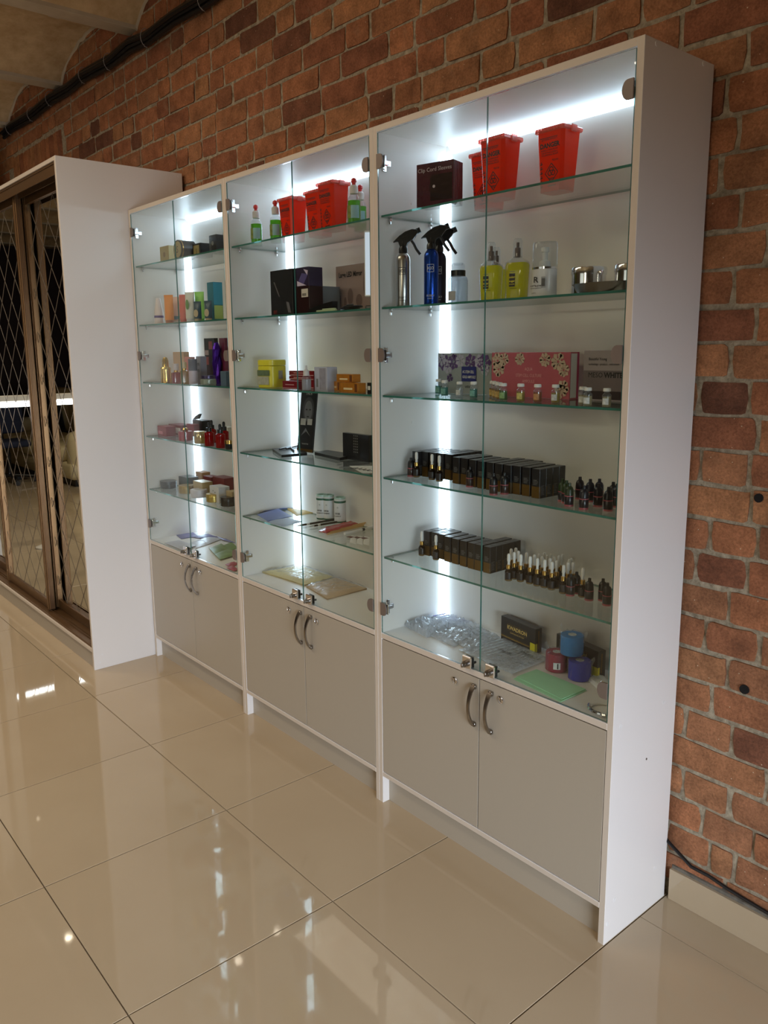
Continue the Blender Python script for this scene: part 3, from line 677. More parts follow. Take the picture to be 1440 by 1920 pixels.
def lath(name, label, cat, P, parts, group=None, rz=0.0):
    """parts: (part name, profile, material, kwargs)"""
    r = thing(name, label, cat, P, rz, group)
    for nm_, prof, mat, kw in parts:
        m = B(); m.lathe(prof, kw.get('seg', 20), kw.get('cx', 0), kw.get('cy', 0), kw.get('sx', 1), kw.get('sy', 1), kw.get('sq', 0)); m.build(nm_, mat, r, True)
    return r
def curved(r, rad, a0, a1, z0, z1, mat, name='label', off=0.0004, seg=8, sq=0):
    m = B(); v = []
    for i in range(seg+1):
        a = a0+(a1-a0)*i/seg; rr_ = rad+off; v.append((rr_*math.cos(a), rr_*math.sin(a)))
    for p, q_ in zip(v, v[1:]): m.poly([(p[0], p[1], z0), (q_[0], q_[1], z0), (q_[0], q_[1], z1), (p[0], p[1], z1)])
    return m.build(name, mat, r)
FACE = math.radians(-62)     # heading from the shelves towards the aisle, for turned labels
def MR(rad, z, ang, dx=0):   # lettering on a round body facing heading ang
    n = Vector((math.cos(ang), math.sin(ang), 0)); t = Vector((-n.y, n.x, 0)); p = n*rad+t*dx
    return Matrix(((t.x, 0, n.x, p.x), (t.y, 0, n.y, p.y), (0, 1, 0, z), (0, 0, 0, 1)))
# ---- right cabinet, top shelf
plum = pm('plum_card', (66, 18, 38), 0.22, coat=0.6, var=0.5, scale=14)
r, wd, dp, h = box_at('sleeve_carton', 'flat plum box with silver lettering beside the orange containers', 'box', (781, 390), (850, 381), ZT[0], 309, plum, C=(870, 375))
fpan(r, -wd*0.12, h*0.12, wd*0.47, h*0.72, dp, pm('dark_print', (30, 16, 22), 0.2, coat=0.6), 'dark_print')
text('Clip Cord Sleeves', 0.0155, r, pm('silver_ink', (190, 176, 184), 0.4), MF(-wd*0.46, -dp/2-0.0008, h*0.80), xs=0.98)
m = B()
for k in range(5): m.box(wd/2, -dp/2+dp*(0.12+k*0.18), 0.002, wd/2+0.0006, -dp/2+dp*(0.2+k*0.18), h-0.002)
m.build('card_edge', pm('dark_red_edge', (96, 24, 34), 0.4), r)
m = B(); m.lathe([(0.0022, 0), (0.0042, 0), (0.0042, 0.0006), (0.0022, 0.0006)], 14); o = m.build('eyelet', pm('silver_ink', (0, 0, 0)), r); o.matrix_local = Matrix.Translation((-wd*0.02, -dp/2-0.0004, h*0.45)) @ Matrix.Rotation(PI/2, 4, 'X')
# sharps containers
red = glassy('orange_red_plastic', (246, 70, 36), 0.97, 0.2, 1.4, (246, 66, 34))
redlid = glassy('pink_clear_lid', (252, 190, 184), 0.5, 0.1, 1.45, (248, 160, 150))
def sharps_proto():
    r = thing('sharps_container', 'x', 'container')
    Hh = 0.150; b0, b1, d0, d1 = 0.036, 0.044, 0.030, 0.038
    m = B(); lo = []; hi = []
    def ring(bx, by, z, ch=0.008):
        return [m.bm.verts.new((x, y, z)) for x, y in ((-bx+ch, -by), (bx-ch, -by), (bx, -by+ch), (bx, by-ch), (bx-ch, by), (-bx+ch, by), (-bx, by-ch), (-bx, -by+ch))]
    a = ring(b0, d0, 0); c = ring(b1, d1, Hh)
    for i in range(8): m.bm.faces.new((a[i], a[(i+1) % 8], c[(i+1) % 8], c[i]))
    m.bm.faces.new(a[::-1]); m.bm.faces.new(c); m.build('container_body', red, r)
    m = B(); m.box(-b1-0.003, -d1-0.003, Hh-0.006, b1+0.003, d1+0.003, Hh+0.006, 0.003); m.box(-b1+0.01, -d1+0.01, Hh+0.006, b1-0.01, d1-0.01, Hh+0.010, 0.002)
    for i in range(-4, 5): m.box(i*0.0095-0.002, -d1-0.0042, Hh-0.005, i*0.0095+0.002, -d1-0.003, Hh+0.004)
    m.box(b1+0.002, -0.012, Hh-0.010, b1+0.007, 0.012, Hh+0.008, 0.002); m.build('lid', redlid, r)
    tilt = math.atan2(d1-d0, Hh)
    Mx = Matrix.Translation((0, -d0-0.0010, 0)) @ Matrix.Rotation(tilt, 4, 'X') @ MF(0, 0, 0)
    g = bpy.data.objects.new('front_print', None); COL.objects.link(g); g.parent = r
    def tx(s_, size, x, z, xs=1.0, bold=0.02): text(s_, size, g, ink, Mx @ Matrix.Translation((x, z, 0)), 'CENTER', xs=xs, bold=bold)
    tx('DANGER', 0.0160, 0.001, 0.106, 0.94, 0.045); tx('~15', 0.0058, 0.0, 0.124); tx('~17', 0.0056, 0.0, 0.0985); tx('~16', 0.0056, 0.0, 0.0925); tx('~15', 0.0062, 0.001, 0.0865); tx('~5', 0.007, 0.018, 0.072)
    m = B()
    def bar(x0, z0, x1, z1, w_=0.0011):
        L = math.hypot(x1-x0, z1-z0); nx, nz = -(z1-z0)/L*w_, (x1-x0)/L*w_
        pts = [Mx @ Vector(p) for p in ((x0+nx, z0+nz, 0), (x0-nx, z0-nz, 0), (x1-nx, z1-nz, 0), (x1+nx, z1+nz, 0))]; m.poly(pts)
    cx, cz, q_ = 0.006, 0.044, 0.0235
    for p, t in (((cx-q_*.85, cz), (cx, cz+q_)), ((cx, cz+q_), (cx+q_*.85, cz)), ((cx+q_*.85, cz), (cx, cz-q_)), ((cx, cz-q_), (cx-q_*.85, cz))): bar(*p, *t)
    bar(-0.030, 0.130, 0.026, 0.130, 0.0008)
    for k in range(3):
        a0 = PI/2+2*PI*k/3; px_, pz_ = cx+0.0058*math.cos(a0), cz+0.003+0.0058*math.sin(a0)
        for i in range(9):
            a1, a2 = a0-PI*0.8+1.6*PI*i/9+PI, a0-PI*0.8+1.6*PI*(i+1)/9+PI
            bar(px_+0.006*math.cos(a1+PI), pz_+0.006*math.sin(a1+PI), px_+0.006*math.cos(a2+PI), pz_+0.006*math.sin(a2+PI), 0.0012)
    for k in range(10):
        a1, a2 = 2*PI*k/10, 2*PI*(k+1)/10; bar(cx+0.0035*math.cos(a1), cz+0.003+0.0035*math.sin(a1), cx+0.0035*math.cos(a2), cz+0.003+0.0035*math.sin(a2), 0.001)
    bar(cx-0.008, cz-0.013, cx+0.008, cz-0.013, 0.001); bar(cx-0.006, cz-0.016, cx+0.006, cz-0.016, 0.0008)
    for k in range(6): bar(-0.029, 0.012+k*0.011, -0.022, 0.014+k*0.011, 0.0016); bar(-0.028, 0.016+k*0.011, -0.024, 0.018+k*0.011, 0.001)
    bar(-0.006, 0.013, 0.020, 0.014, 0.0014)
    m.build('hazard_mark', ink, g)
    return r
sp0 = sharps_proto()
first = True
SC = [((1010, 371), 'orange sharps container standing alone at the right end of the right cabinet'), ((903.5, 380), 'front orange sharps container of the close pair beside the plum box'), ((886, 391), 'rear orange sharps container half hidden behind another beside the plum box'),
      ((528, 449), 'leftmost of three orange sharps containers in the middle cabinet'), ((580, 446), 'middle of three orange sharps containers in the middle cabinet'), ((603, 434), 'rightmost of three orange sharps containers in the middle cabinet')]
for i, (A, lb) in enumerate(SC):
    P = atz(*A, ZT[0]); 
    if i == 3: P = aty(528, 0.11, ZT[0])
    if i == 4: P = aty(577, 0.11, ZT[0])
    if i == 5: P = aty(601, 0.06, ZT[0])
    if i == 1: P = aty(904, 0.075, ZT[0])
    if i == 2: P = aty(886, 0.175, ZT[0])
    loc = (P.x+0.036, min(P.y+0.030, 0.21), ZT[0])
    if i == 0: loc = (P.x+0.036, 0.15, ZT[0]); P0 = aty(1010, 0.12, ZT[0]); loc = (P0.x+0.036, 0.15, ZT[0])
    if first: sp0.location = loc; sp0['label'] = lb; sp0['group'] = 'orange sharps containers'; first = False
    else: dup(sp0, loc, 0, lb, 'orange sharps containers')
# green bottles with red caps
green = glassy('green_liquid', (150, 225, 60), 0.55, 0.05, 1.4, (120, 205, 30))
redcap = pm('red_cap', (206, 38, 44), 0.35); capw = pm('milky_cap', (214, 206, 204), 0.4)
def green_bottle(loc, lb):
    r = lath('soap_bottle', lb, 'bottle', loc, [
        ('bottle_body', [(0.020, 0), (0.022, 0.004), (0.022, 0.078), (0.020, 0.090), (0.011, 0.102), (0.010, 0.106)], clearp, {}),
        ('liquid', [(0.019, 0.002), (0.0205, 0.005), (0.0205, 0.082), (0.0, 0.082)], green, {}),
        ('collar', [(0.0135, 0.104), (0.0135, 0.126), (0.0095, 0.131), (0.0, 0.131)], capw, {}),
        ('cap', [(0.006, 0.131), (0.006, 0.138), (0.0095, 0.142), (0.0085, 0.150), (0.003, 0.154), (0, 0.154)], redcap, {})], 'green soap bottles with red caps')
    curved(r, 0.0222, FACE-1.5, FACE-0.1, 0.026, 0.066, pm('green_label', (120, 130, 50), 0.5, var=0.9, scale=120))
    curved(r, 0.0222, FACE-0.1, FACE+1.2, 0.026, 0.066, pm('pale_blue_label', (150, 190, 196), 0.5, var=0.1))
    return r
for u, y, lb in ((482, 0.09, 'green liquid bottle with red cap, leftmost on the top shelf of the middle cabinet'), (518, 0.10, 'green liquid bottle with red cap touching the leftmost middle-cabinet sharps container'), (664.5, 0.09, 'green liquid bottle with red cap right of the orange containers, front one'), (676, 0.175, 'green liquid bottle half hidden behind another at the right divider')):
    P = aty(u, y, ZT[0]); green_bottle((P.x, y, ZT[0]), lb)
# ---- right cabinet, second shelf
def sprayer(u, y, mat, lb, logo, side):
    z = ZT[1]; P = aty(u, y, z)
    r = lath('spray_bottle', lb, 'bottle', (P.x, y, z), [('bottle_body', [(0.0, 0.0), (0.0205, 0.0), (0.0215, 0.003), (0.0215, 0.138), (0.0205, 0.146), (0.017, 0.153), (0.0125, 0.158), (0.0115, 0.160), (0.0, 0.160)], mat, {'seg': 28}),
        ('screw_collar', [(0.0135, 0.160), (0.0135, 0.172), (0.0105, 0.178), (0.0105, 0.192), (0, 0.192)], black, {})], 'aluminium spray bottles', rz=0)
    hd = bpy.data.objects.new('spray_head', None); COL.objects.link(hd); hd.parent = r; hd.location = (0, 0, 0.19); hd.rotation_euler = (0, 0, math.radians(42))
    m = B(); sx_ = 0.010
    m.prism([(-0.010, -sx_, -0.012), (0.011, -sx_, -0.012), (0.013, -sx_, 0.0), (0.030, -sx_, 0.006), (0.036, -sx_, 0.018), (0.046, -sx_, 0.027), (0.043, -sx_, 0.036), (0.028, -sx_, 0.038), (0.006, -sx_, 0.031), (-0.010, -sx_, 0.020), (-0.028, -sx_, 0.004), (-0.031, -sx_, 0.000), (-0.014, -sx_, 0.006)], (0, 2*sx_, 0))
    bmesh.ops.bevel(m.bm, geom=m.bm.edges[:], offset=0.0018, segments=1, affect='EDGES'); m.build('head_body', black, hd, True)
    m = B(); m.tube([(0.040, 0, 0.031), (0.052, 0, 0.036)], 0.0085, 10); m.build('nozzle', black, hd, True)
    m = B(); m.tube([(0.022, 0, 0.010), (0.032, 0, -0.004), (0.040, 0, -0.020), (0.052, 0, -0.036)], 0.0042, 8); m.build('trigger', black, hd, True)
    hd2 = MR(0.0219, 0.098, math.radians(-50)); f = B(); 
    for q_ in ((-0.010, -0.004, 0.010, -0.003), (-0.010, 0.017, 0.010, 0.018), (-0.010, -0.004, -0.009, 0.018), (0.009, -0.004, 0.010, 0.018)):
        f.poly([hd2 @ Vector(p) for p in ((q_[0], q_[1], 0.0004), (q_[2], q_[1], 0.0004), (q_[2], q_[3], 0.0004), (q_[0], q_[3], 0.0004))])
    f.build('logo_frame', logo, r)
    text('H2O', 0.0125, r, logo, MR(0.0222, 0.101, math.radians(-50), 0), 'CENTER', xs=0.72)
    text('KOSKY', 0.0085, r, logo, MR(0.0222, 0.024, math.radians(-50)), 'CENTER', xs=0.85); text('~11', 0.0035, r, logo, MR(0.0222, 0.0175, math.radians(-50)), 'CENTER', xs=0.8)
steel = pm('brushed_steel', (176, 172, 168), 0.26, 1.0, var=0.05)
bluem = pm('anodised_blue', (18, 62, 150), 0.25, 0.75, var=0.05); navym = pm('anodised_dark', (48, 44, 58), 0.28, 0.8)
sprayer(756.5, 0.06, steel, 'silver aluminium spray bottle with black trigger head, leftmost on its shelf', ink, 0)
sprayer(808.5, 0.07, bluem, 'bright blue aluminium spray bottle with black trigger head', paperw, 0)
sprayer(823, 0.135, navym, 'dark grey spray bottle half hidden behind the blue spray bottle', paperw, 0)
P = aty(858.5, 0.10, ZT[1])
r = lath('pump_bottle', 'clear round pump bottle with black collar beside the spray bottles', 'bottle', (P.x, 0.10, ZT[1]), [
    ('bottle_body', [(0.027, 0), (0.0285, 0.003), (0.0285, 0.068), (0.026, 0.075), (0.021, 0.079)], glassy('frosted_plastic', (225, 232, 240), 0.35, 0.15, 1.45, (222, 230, 240)), {'seg': 28}),
    ('collar', [(0.0215, 0.079), (0.0215, 0.095), (0, 0.095)], black, {'seg': 24}),
    ('pump_cap', [(0.019, 0.095), (0.019, 0.110), (0.015, 0.116), (0.013, 0.110), (0, 0.110)], clearp, {'seg': 24}), ('dip_tube', [(0.003, 0.01), (0.003, 0.079)], clearp, {'seg': 8})])
curved(r, 0.0287, math.radians(-120), math.radians(-60), 0.010, 0.036, pm('grey_sticker', (168, 168, 172), 0.5))
yel = glassy('yellow_liquid', (240, 236, 40), 0.7, 0.05, 1.4, (238, 230, 10))
def lotion(u, y, lb):
    P = aty(u, y, ZT[1])
    r = thing('lotion_bottle', lb, 'bottle', (P.x, y, ZT[1]), math.radians(14), 'yellow lotion bottles')
    m = B(); m.lathe([(0.024, 0), (0.027, 0.003), (0.031, 0.088), (0.029, 0.096), (0.012, 0.107), (0.011, 0.110)], 28, sx=1.0, sy=0.72, sq=0.25); m.build('bottle_body', clearp, r, True)
    m = B(); m.lathe([(0.0235, 0.002), (0.0262, 0.004), (0.0300, 0.088), (0.026, 0.094), (0, 0.094)], 28, sx=1.0, sy=0.72, sq=0.25); m.build('liquid', yel, r, True)
    m = B(); m.lathe([(0.012, 0.108), (0.0125, 0.112), (0.0118, 0.150), (0.009, 0.156), (0, 0.157)], 20); m.build('cap', clearp, r, True)
    m = B(); m.lathe([(0.0075, 0.108), (0.0075, 0.132), (0.004, 0.134), (0.004, 0.146), (0, 0.146)], 14); m.build('pump', pm('grey_brown_pump', (104, 84, 74), 0.4, 0.4), r, True)
    m = B(); rect_f(m, -0.013, 0.032, 0.004, 0.066, -0.0215); l_ = m.build('label', pm('black_label', (34, 26, 20), 0.4), r)
    yl = pm('yellow_ink', (230, 214, 60), 0.5); text('color', 0.0078, l_, yl, MF(-0.0045, -0.0218, 0.054), 'CENTER', bold=0.02); text('sugar', 0.0078, l_, yl, MF(-0.0045, -0.0218, 0.044), 'CENTER', bold=0.02); text('~7', 0.004, l_, yl, MF(-0.0045, -0.0218, 0.037), 'CENTER')
    m = B(); rect_f(m, -0.012, 0.027, 0.010, 0.028, -0.0213); rect_f(m, -0.012, 0.070, 0.004, 0.071, -0.0218); m.build('print_line', ink, r)
lotion(920, 0.075, 'yellow lotion bottle with clear cap, left one of the front pair')
lotion(969, 0.075, 'yellow lotion bottle with clear cap, right one beside the domed white bottle')
lotion(929, 0.165, 'yellow lotion bottle mostly hidden behind the left yellow bottle')
P = aty(1020, 0.075, ZT[1])
r = lath('foam_bottle', 'white pump bottle under a wide clear dome cap', 'bottle', (P.x, 0.075, ZT[1]), [
    ('bottle_body', [(0.030, 0), (0.0325, 0.004), (0.0325, 0.070), (0, 0.070)], pm('white_frost', (214, 212, 214), 0.3), {'seg': 28, 'sy': 0.8}),
    ('ring', [(0.0332, 0.070), (0.0332, 0.075), (0, 0.075)], chrome, {'seg': 28, 'sy': 0.8}),
    ('dome_cap', [(0.033, 0.075), (0.0325, 0.132), (0.030, 0.137), (0, 0.138)], clearp, {'seg': 28, 'sy': 0.8}),
    ('pump', [(0.016, 0.075), (0.013, 0.090), (0.007, 0.093), (0.007, 0.112), (0.010, 0.113), (0.010, 0.124), (0, 0.126)], paperw, {})], rz=math.radians(12))
m = B(); rect_f(m, 0.004, 0.022, 0.016, 0.050, -0.0268)
for k in range(7): pass
m.build('label', pm('grey_sticker', (0, 0, 0)), r)
m = B()
for k in range(8): rect_f(m, 0.0055+k*0.0012, 0.026, 0.0055+k*0.0012+0.0006, 0.046, -0.0272)
m.build('barcode', ink, r); text('R', 0.021, r, ink, MF(-0.018, -0.0272, 0.036), xs=1.1, bold=0.01); text('~9', 0.0062, r, ink, MF(-0.026, -0.0262, 0.026)); text('~16', 0.0034, r, ink, MF(-0.026, -0.0262, 0.021)); text('~6', 0.0034, r, ink, MF(-0.022, -0.0268, 0.009))
def tin(u, y, rad, hh, lb):
    P = aty(u, y, ZT[1])
    lath('steel_jar', lb, 'jar', (P.x, y, ZT[1]), [('jar_body', [(rad*0.96, 0), (rad, 0.002), (rad, hh*0.74)], chrome, {'seg': 32}), ('lid', [(rad*1.04, hh*0.74), (rad*1.04, hh*0.95), (rad*1.0, hh), (rad*0.9, hh), (rad*0.88, hh*0.99), (0, hh*0.99)], chrome, {'seg': 32})], 'polished steel jars')
tin(1103, 0.10, 0.042, 0.066, 'polished steel jar with lid beside the domed white bottle')
tin(1185, 0.12, 0.042, 0.066, 'polished steel jar with lid, half hidden by the right side panel')
P = aty(1150, 0.055, ZT[1]); m = B(); N = 32; out = []; inn = []
def kid(a, s): 
    x = 0.088*math.cos(a)*s; y = 0.030*math.sin(a)*s+0.016*math.cos(a)**2; return x, y-0.01
rr0 = [m.bm.verts.new((*kid(2*PI*i/N, 0.82), 0)) for i in range(N)]; rr1 = [m.bm.verts.new((*kid(2*PI*i/N, 0.98), 0.020)) for i in range(N)]; rr2 = [m.bm.verts.new((*kid(2*PI*i/N, 1.02), 0.022)) for i in range(N)]; rr3 = [m.bm.verts.new((*kid(2*PI*i/N, 0.94), 0.020)) for i in range(N)]; rr4 = [m.bm.verts.new((*kid(2*PI*i/N, 0.80), 0.0015)) for i in range(N)]
for p, q_ in ((rr0, rr1), (rr1, rr2), (rr2, rr3), (rr3, rr4)):
    for i in range(N): m.bm.faces.new((p[i], p[(i+1) % N], q_[(i+1) % N], q_[i]))
m.bm.faces.new(rr0[::-1]); m.bm.faces.new(rr4); o = m.build('kidney_dish', pm('dull_steel', (112, 110, 108), 0.25, 1.0), None, True); o.location = (min(P.x, 2.565), 0.045, ZT[1]); o.rotation_euler = (0, 0, 0.0); tag(o, 'shallow steel kidney dish lying in front of the steel jars', 'dish')
# ---- right cabinet, third shelf
Z3 = ZT[2]
def flower(parent, x, z, R_, mat, d, seed, n=7, name='flower_print', off=0.0006):
    rnd = random.Random(seed); m = B()
    for ring_ in range(3):
        rr_ = R_*(1-0.28*ring_)
        for k in range(n):
            a = 2*PI*k/n+ring_*0.4+rnd.uniform(-0.2, 0.2); w_ = 0.42
            pts = [(x+rr_*0.25*math.cos(a), -d/2-off-ring_*0.0001, z+rr_*0.25*math.sin(a)), (x+rr_*0.8*math.cos(a-w_), -d/2-off-ring_*0.0001, z+rr_*0.8*math.sin(a-w_)), (x+rr_*math.cos(a), -d/2-off-ring_*0.0001, z+rr_*math.sin(a)), (x+rr_*0.8*math.cos(a+w_), -d/2-off-ring_*0.0001, z+rr_*0.8*math.sin(a+w_))]
            s_ = B
            if ring_ % 2 == 1: continue
            m.poly(pts)
    return m.build(name, mat, parent)
def clampx(v, lo, hi): return max(lo, min(hi, v))
r, wd, dp, h = box_at('ampoule_carton', 'grey box printed with violet flowers and a navy title panel', 'box', (821, 0), (921, 0), Z3, 662.4, pm('grey_flower_card', (150, 156, 154), 0.35, var=0.12, scale=25), depth=0.030, y=0.222)
for i, (fx, fz, fr_, c_) in enumerate(((-0.10, .105, .028, 0), (-0.07, .085, .024, 1), (-0.045, .115, .026, 0), (-0.015, .112, .022, 1), (0.03, .118, .026, 0), (0.07, .112, .026, 1), (0.11, .10, .03, 0), (0.09, .075, .018, 1), (-0.06, .05, .014, 0), (-0.115, .12, .02, 1))):
    flower(r, clampx(fx, -wd/2+fr_, wd/2-fr_), min(fz, h-fr_-0.001), fr_, (pm('violet_petals', (88, 58, 110), 0.4, var=0.6, scale=60), pm('white_petals', (176, 170, 184), 0.4, var=0.3, scale=60))[c_], dp, i, off=0.0005+0.0001*i)
m = B(); rect_f(m, -0.008, 0.040, 0.054, 0.086, -dp/2-0.0020); pn = m.build('title_panel', pm('navy_panel', (26, 34, 110), 0.35), r)
text('AC STEM CELL', 0.0115, pn, paperw, MF(-0.0035, -dp/2-0.0024, 0.066), xs=0.66, bold=0.02); text('GOLD AMPOULE', 0.0115, pn, paperw, MF(-0.0035, -dp/2-0.0024, 0.050), xs=0.64, bold=0.02)
text('utta', 0.014, r, ink, MF(0.006, -dp/2-0.0008, 0.020))
pink = pm('pink_card', (184, 92, 104), 0.35, var=0.06)
r, wd, dp, h = box_at('ampoule_carton', 'wide pink box printed with ivory peonies and a white side', 'box', (921, 0), (1067, 0), Z3, 661, pink, depth=0.040, y=0.205)
pe = pm('peony_ivory', (196, 172, 150), 0.4, var=0.3, scale=80)
for i, (fx, fz, fr_) in enumerate(((-0.42, .85, .024), (-0.33, .93, .020), (-0.40, .62, .024), (-0.12, .90, .019), (0.20, .86, .021), (0.36, .80, .026), (0.44, .62, .020), (0.44, .25, .022), (-0.45, .20, .018), (0.40, .05, .022))):
    fx *= wd; fz *= h; flower(r, clampx(fx, -wd/2+fr_, wd/2-fr_), clampx(fz, fr_, h-fr_), fr_, pe, dp, 50+i, 9, off=0.0005+0.0001*i)
tk = pm('rose_ink', (232, 170, 172), 0.4)
text('AQUA', 0.0125, r, tk, MF(0, -dp/2-0.002, h*0.60), 'CENTER', xs=0.8); text('STEM CELL CULTURE', 0.0125, r, tk, MF(0, -dp/2-0.002, h*0.46), 'CENTER', xs=0.8); text('AMPOULE', 0.0125, r, tk, MF(0, -dp/2-0.002, h*0.33), 'CENTER', xs=0.8)
span(r, -dp/2+0.003, 0.004, dp/2-0.010, h-0.004, wd, paperw, 'white_side'); span(r, dp/2-0.008, 0.0, dp/2, h, wd, pm('magenta_edge', (176, 52, 96), 0.4), 'edge_print')
gry = pm('mauve_grey_card', (160, 148, 150), 0.35)
r, wd, dp, h = box_at('whitening_carton', 'two tone grey lettered box at the right end, partly behind a hinge', 'box', (1092, 0), (1190, 0), Z3, 657, gry, depth=0.03, y=0.21)
m = B(); rect_f(m, -wd/2+0.001, 0.012, wd/2-0.001, 0.080, -dp/2-0.0005); m.build('grey_band', pm('taupe_band', (112, 100, 100), 0.35), r)
m = B(); rect_f(m, -wd/2+0.001, 0.004, wd/2-0.001, 0.026, -dp/2-0.0008); m.build('dark_band', pm('dark_brown_band', (44, 30, 32), 0.35), r)
text('MESO', 0.019, r, ink, MF(-wd/2+0.016, -dp/2-0.001, 0.062), xs=0.95); text('WHITE', 0.019, r, ink, MF(-wd/2+0.066, -dp/2-0.001, 0.062), xs=0.95, bold=0.04)
text('Beautiful Young', 0.0105, r, ink, MF(-wd/2+0.016, -dp/2-0.0006, 0.107), xs=0.85); text('technology - product - instrument', 0.0085, r, ink, MF(-wd/2+0.016, -dp/2-0.0006, 0.094), xs=0.8)
def vial(u, y, col, lb, s=1.0, cap=paperw, group='glass ampoule vials'):
    P = aty(u, y, Z3); mt = glassy('vial_%d_%d_%d' % col, col, 0.45, 0.04, 1.45, col)
    r = lath('vial', lb, 'vial', (P.x, y, Z3), [('vial_glass', [(0.0105*s, 0), (0.0115*s, 0.002), (0.0115*s, 0.030*s), (0.006*s, 0.036*s), (0.006*s, 0.040*s)], clearp, {'seg': 16}),
        ('content', [(0.0100*s, 0.001), (0.0106*s, 0.003), (0.0106*s, 0.026*s), (0, 0.026*s)], mt, {'seg': 16}), ('cap', [(0.0095*s, 0.039*s), (0.0095*s, 0.045*s), (0.0085*s, 0.047*s), (0, 0.047*s)], cap, {'seg': 16})], group)
    curved(r, 0.0117*s, FACE-0.9, FACE+0.5, 0.006, 0.022*s, pm('vial_label_%d' % (col[0] % 7), tuple(int(c*0.85+20) for c in col), 0.5, var=0.5, scale=150))
tq = (120, 190, 180); am = (214, 176, 96); orr = (206, 140, 84); gr = (140, 180, 110); cr_ = (226, 214, 176)
for u, y, c_, s_, lb in ((822.5, 0.175, tq, 1, 'turquoise vial at the far left of the row, behind its neighbour'), (833.5, 0.115, tq, 1, 'turquoise vial with white cap, leftmost front one before the grey flower box'),
    (861.5, 0.105, (226, 230, 232), 0.95, 'clear white vial before the navy title panel'), (888, 0.09, tq, 1, 'turquoise vial standing alone left of the glass door joint'),
    (924, 0.165, am, 1, 'amber vial furthest back in the tight group of four'), (929.5, 0.13, am, 1, 'amber vial second from the back in the tight group of four'), (935.5, 0.095, am, 1, 'amber vial just behind the green one in the tight group'), (943.5, 0.06, gr, 1, 'green vial at the front of the tight group of four'),
    (976, 0.065, (222, 206, 110), 1, 'pale yellow vial in front of the pink box, between green and orange'), (1007.5, 0.065, orr, 1, 'orange vial in front of the pink box'), (1041, 0.075, (226, 210, 124), 1, 'straw yellow vial before the right edge of the pink box'),
    (1092, 0.06, cr_, .95, 'cream vial behind another at the left of the two tone grey box'), (1101.5, 0.03, cr_, .95, 'cream vial at the left of the two tone grey box, front one'), (1137, 0.03, cr_, .95, 'cream vial rightmost, standing alone before the two tone grey box')):
    vial(u, y, c_, lb, s_)
# ---- right cabinet, fourth and fifth shelf: rows of slim black cartons
bronze = pm('bronze_print', (112, 84, 40), 0.3, 0.5, var=0.25, scale=60)
proto = {}
def slim(hh, wd=0.0275):
    k = (hh, wd)
    if k not in proto:
        r = thing('dropper_carton', 'x', 'box'); m = B(); m.box(-wd/2, -wd/2, 0, wd/2, wd/2, hh, 0.0007); m.build('carton_body', blackcard, r)
        m = B(); rect_f(m, -wd/2+0.0007, 0.0007, wd/2-0.0007, hh*0.40, -wd/2-0.0003); rect_s(m, -wd/2+0.0007, 0.0007, -wd/2+0.004, hh*0.40, wd/2+0.0003); m.build('bronze_band', bronze, r)
        m = B()
        for i in range(4): rect_f(m, -0.008, hh*0.46+i*0.004, 0.004+0.002*(i % 3), hh*0.46+i*0.004+0.0012, -wd/2-0.0003)
        for i in range(7): rect_s(m, -0.009, hh*0.12+i*0.004, 0.006-0.002*(i % 3), hh*0.12+i*0.004+0.001, wd/2+0.0003)
        m.build('small_print', pm('grey_ink', (120, 120, 118), 0.5), r); m = B(); m.box(-wd/2+0.001, -wd/2+0.002, hh, wd/2-0.001, -wd/2+0.0028, hh+0.0003); m.build('flap_seam', pm('grey_ink', (0, 0, 0)), r); proto[k] = [r, False]
    return proto[k]
def ordn(n): return {1: 'first', 2: 'second', 3: 'third', 4: 'fourth', 5: 'fifth', 6: 'sixth', 7: 'seventh', 8: 'eighth', 9: 'ninth', 10: 'tenth', 11: 'eleventh', 12: 'twelfth', 13: 'thirteenth', 14: 'fourteenth', 15: 'fifteenth', 16: 'sixteenth'}[n]
def rows(cols_, z, hh, shelf, rng_dy):
    for ci_, (u, v, n) in enumerate(cols_):
        a = atz(u, v, z); 
        for k in range(n):
            w_ = 0.0275; x_ = a.x+w_/2; y_ = a.y+w_/2+k*(w_+0.0006)
            if y_+w_/2 > 0.262: break
            lb = f'slim black carton, {ordn(ci_+1)} column from the left, {ordn(k+1)} from the front, {shelf} glass shelf'
            e = slim(hh)
            rz = random.uniform(-0.02, 0.02)
            if not e[1]: e[0].location = (x_, y_, z); e[0]['label'] = lb; e[0]['group'] = 'slim black cartons on the '+shelf+' shelf'; e[1] = True
            else: dup(e[0], (x_, y_, z), 0, lb, 'slim black cartons on the '+shelf+' shelf')
xs_ = []
c4 = [(773, 892, 5), (791, 893, 4), (805, 895, 4), (819, 897, 5), (834, 899, 5), (848.5, 906, 4), (863.5, 908, 4), (879, 912, 4), (894.5, 915, 4), (911, 918, 5), (927, 921, 5), (943.5, 924, 5), (960.5, 926, 4), (978, 929, 4), (996, 933, 4)]
a = atz(773, 892, ZT[3])
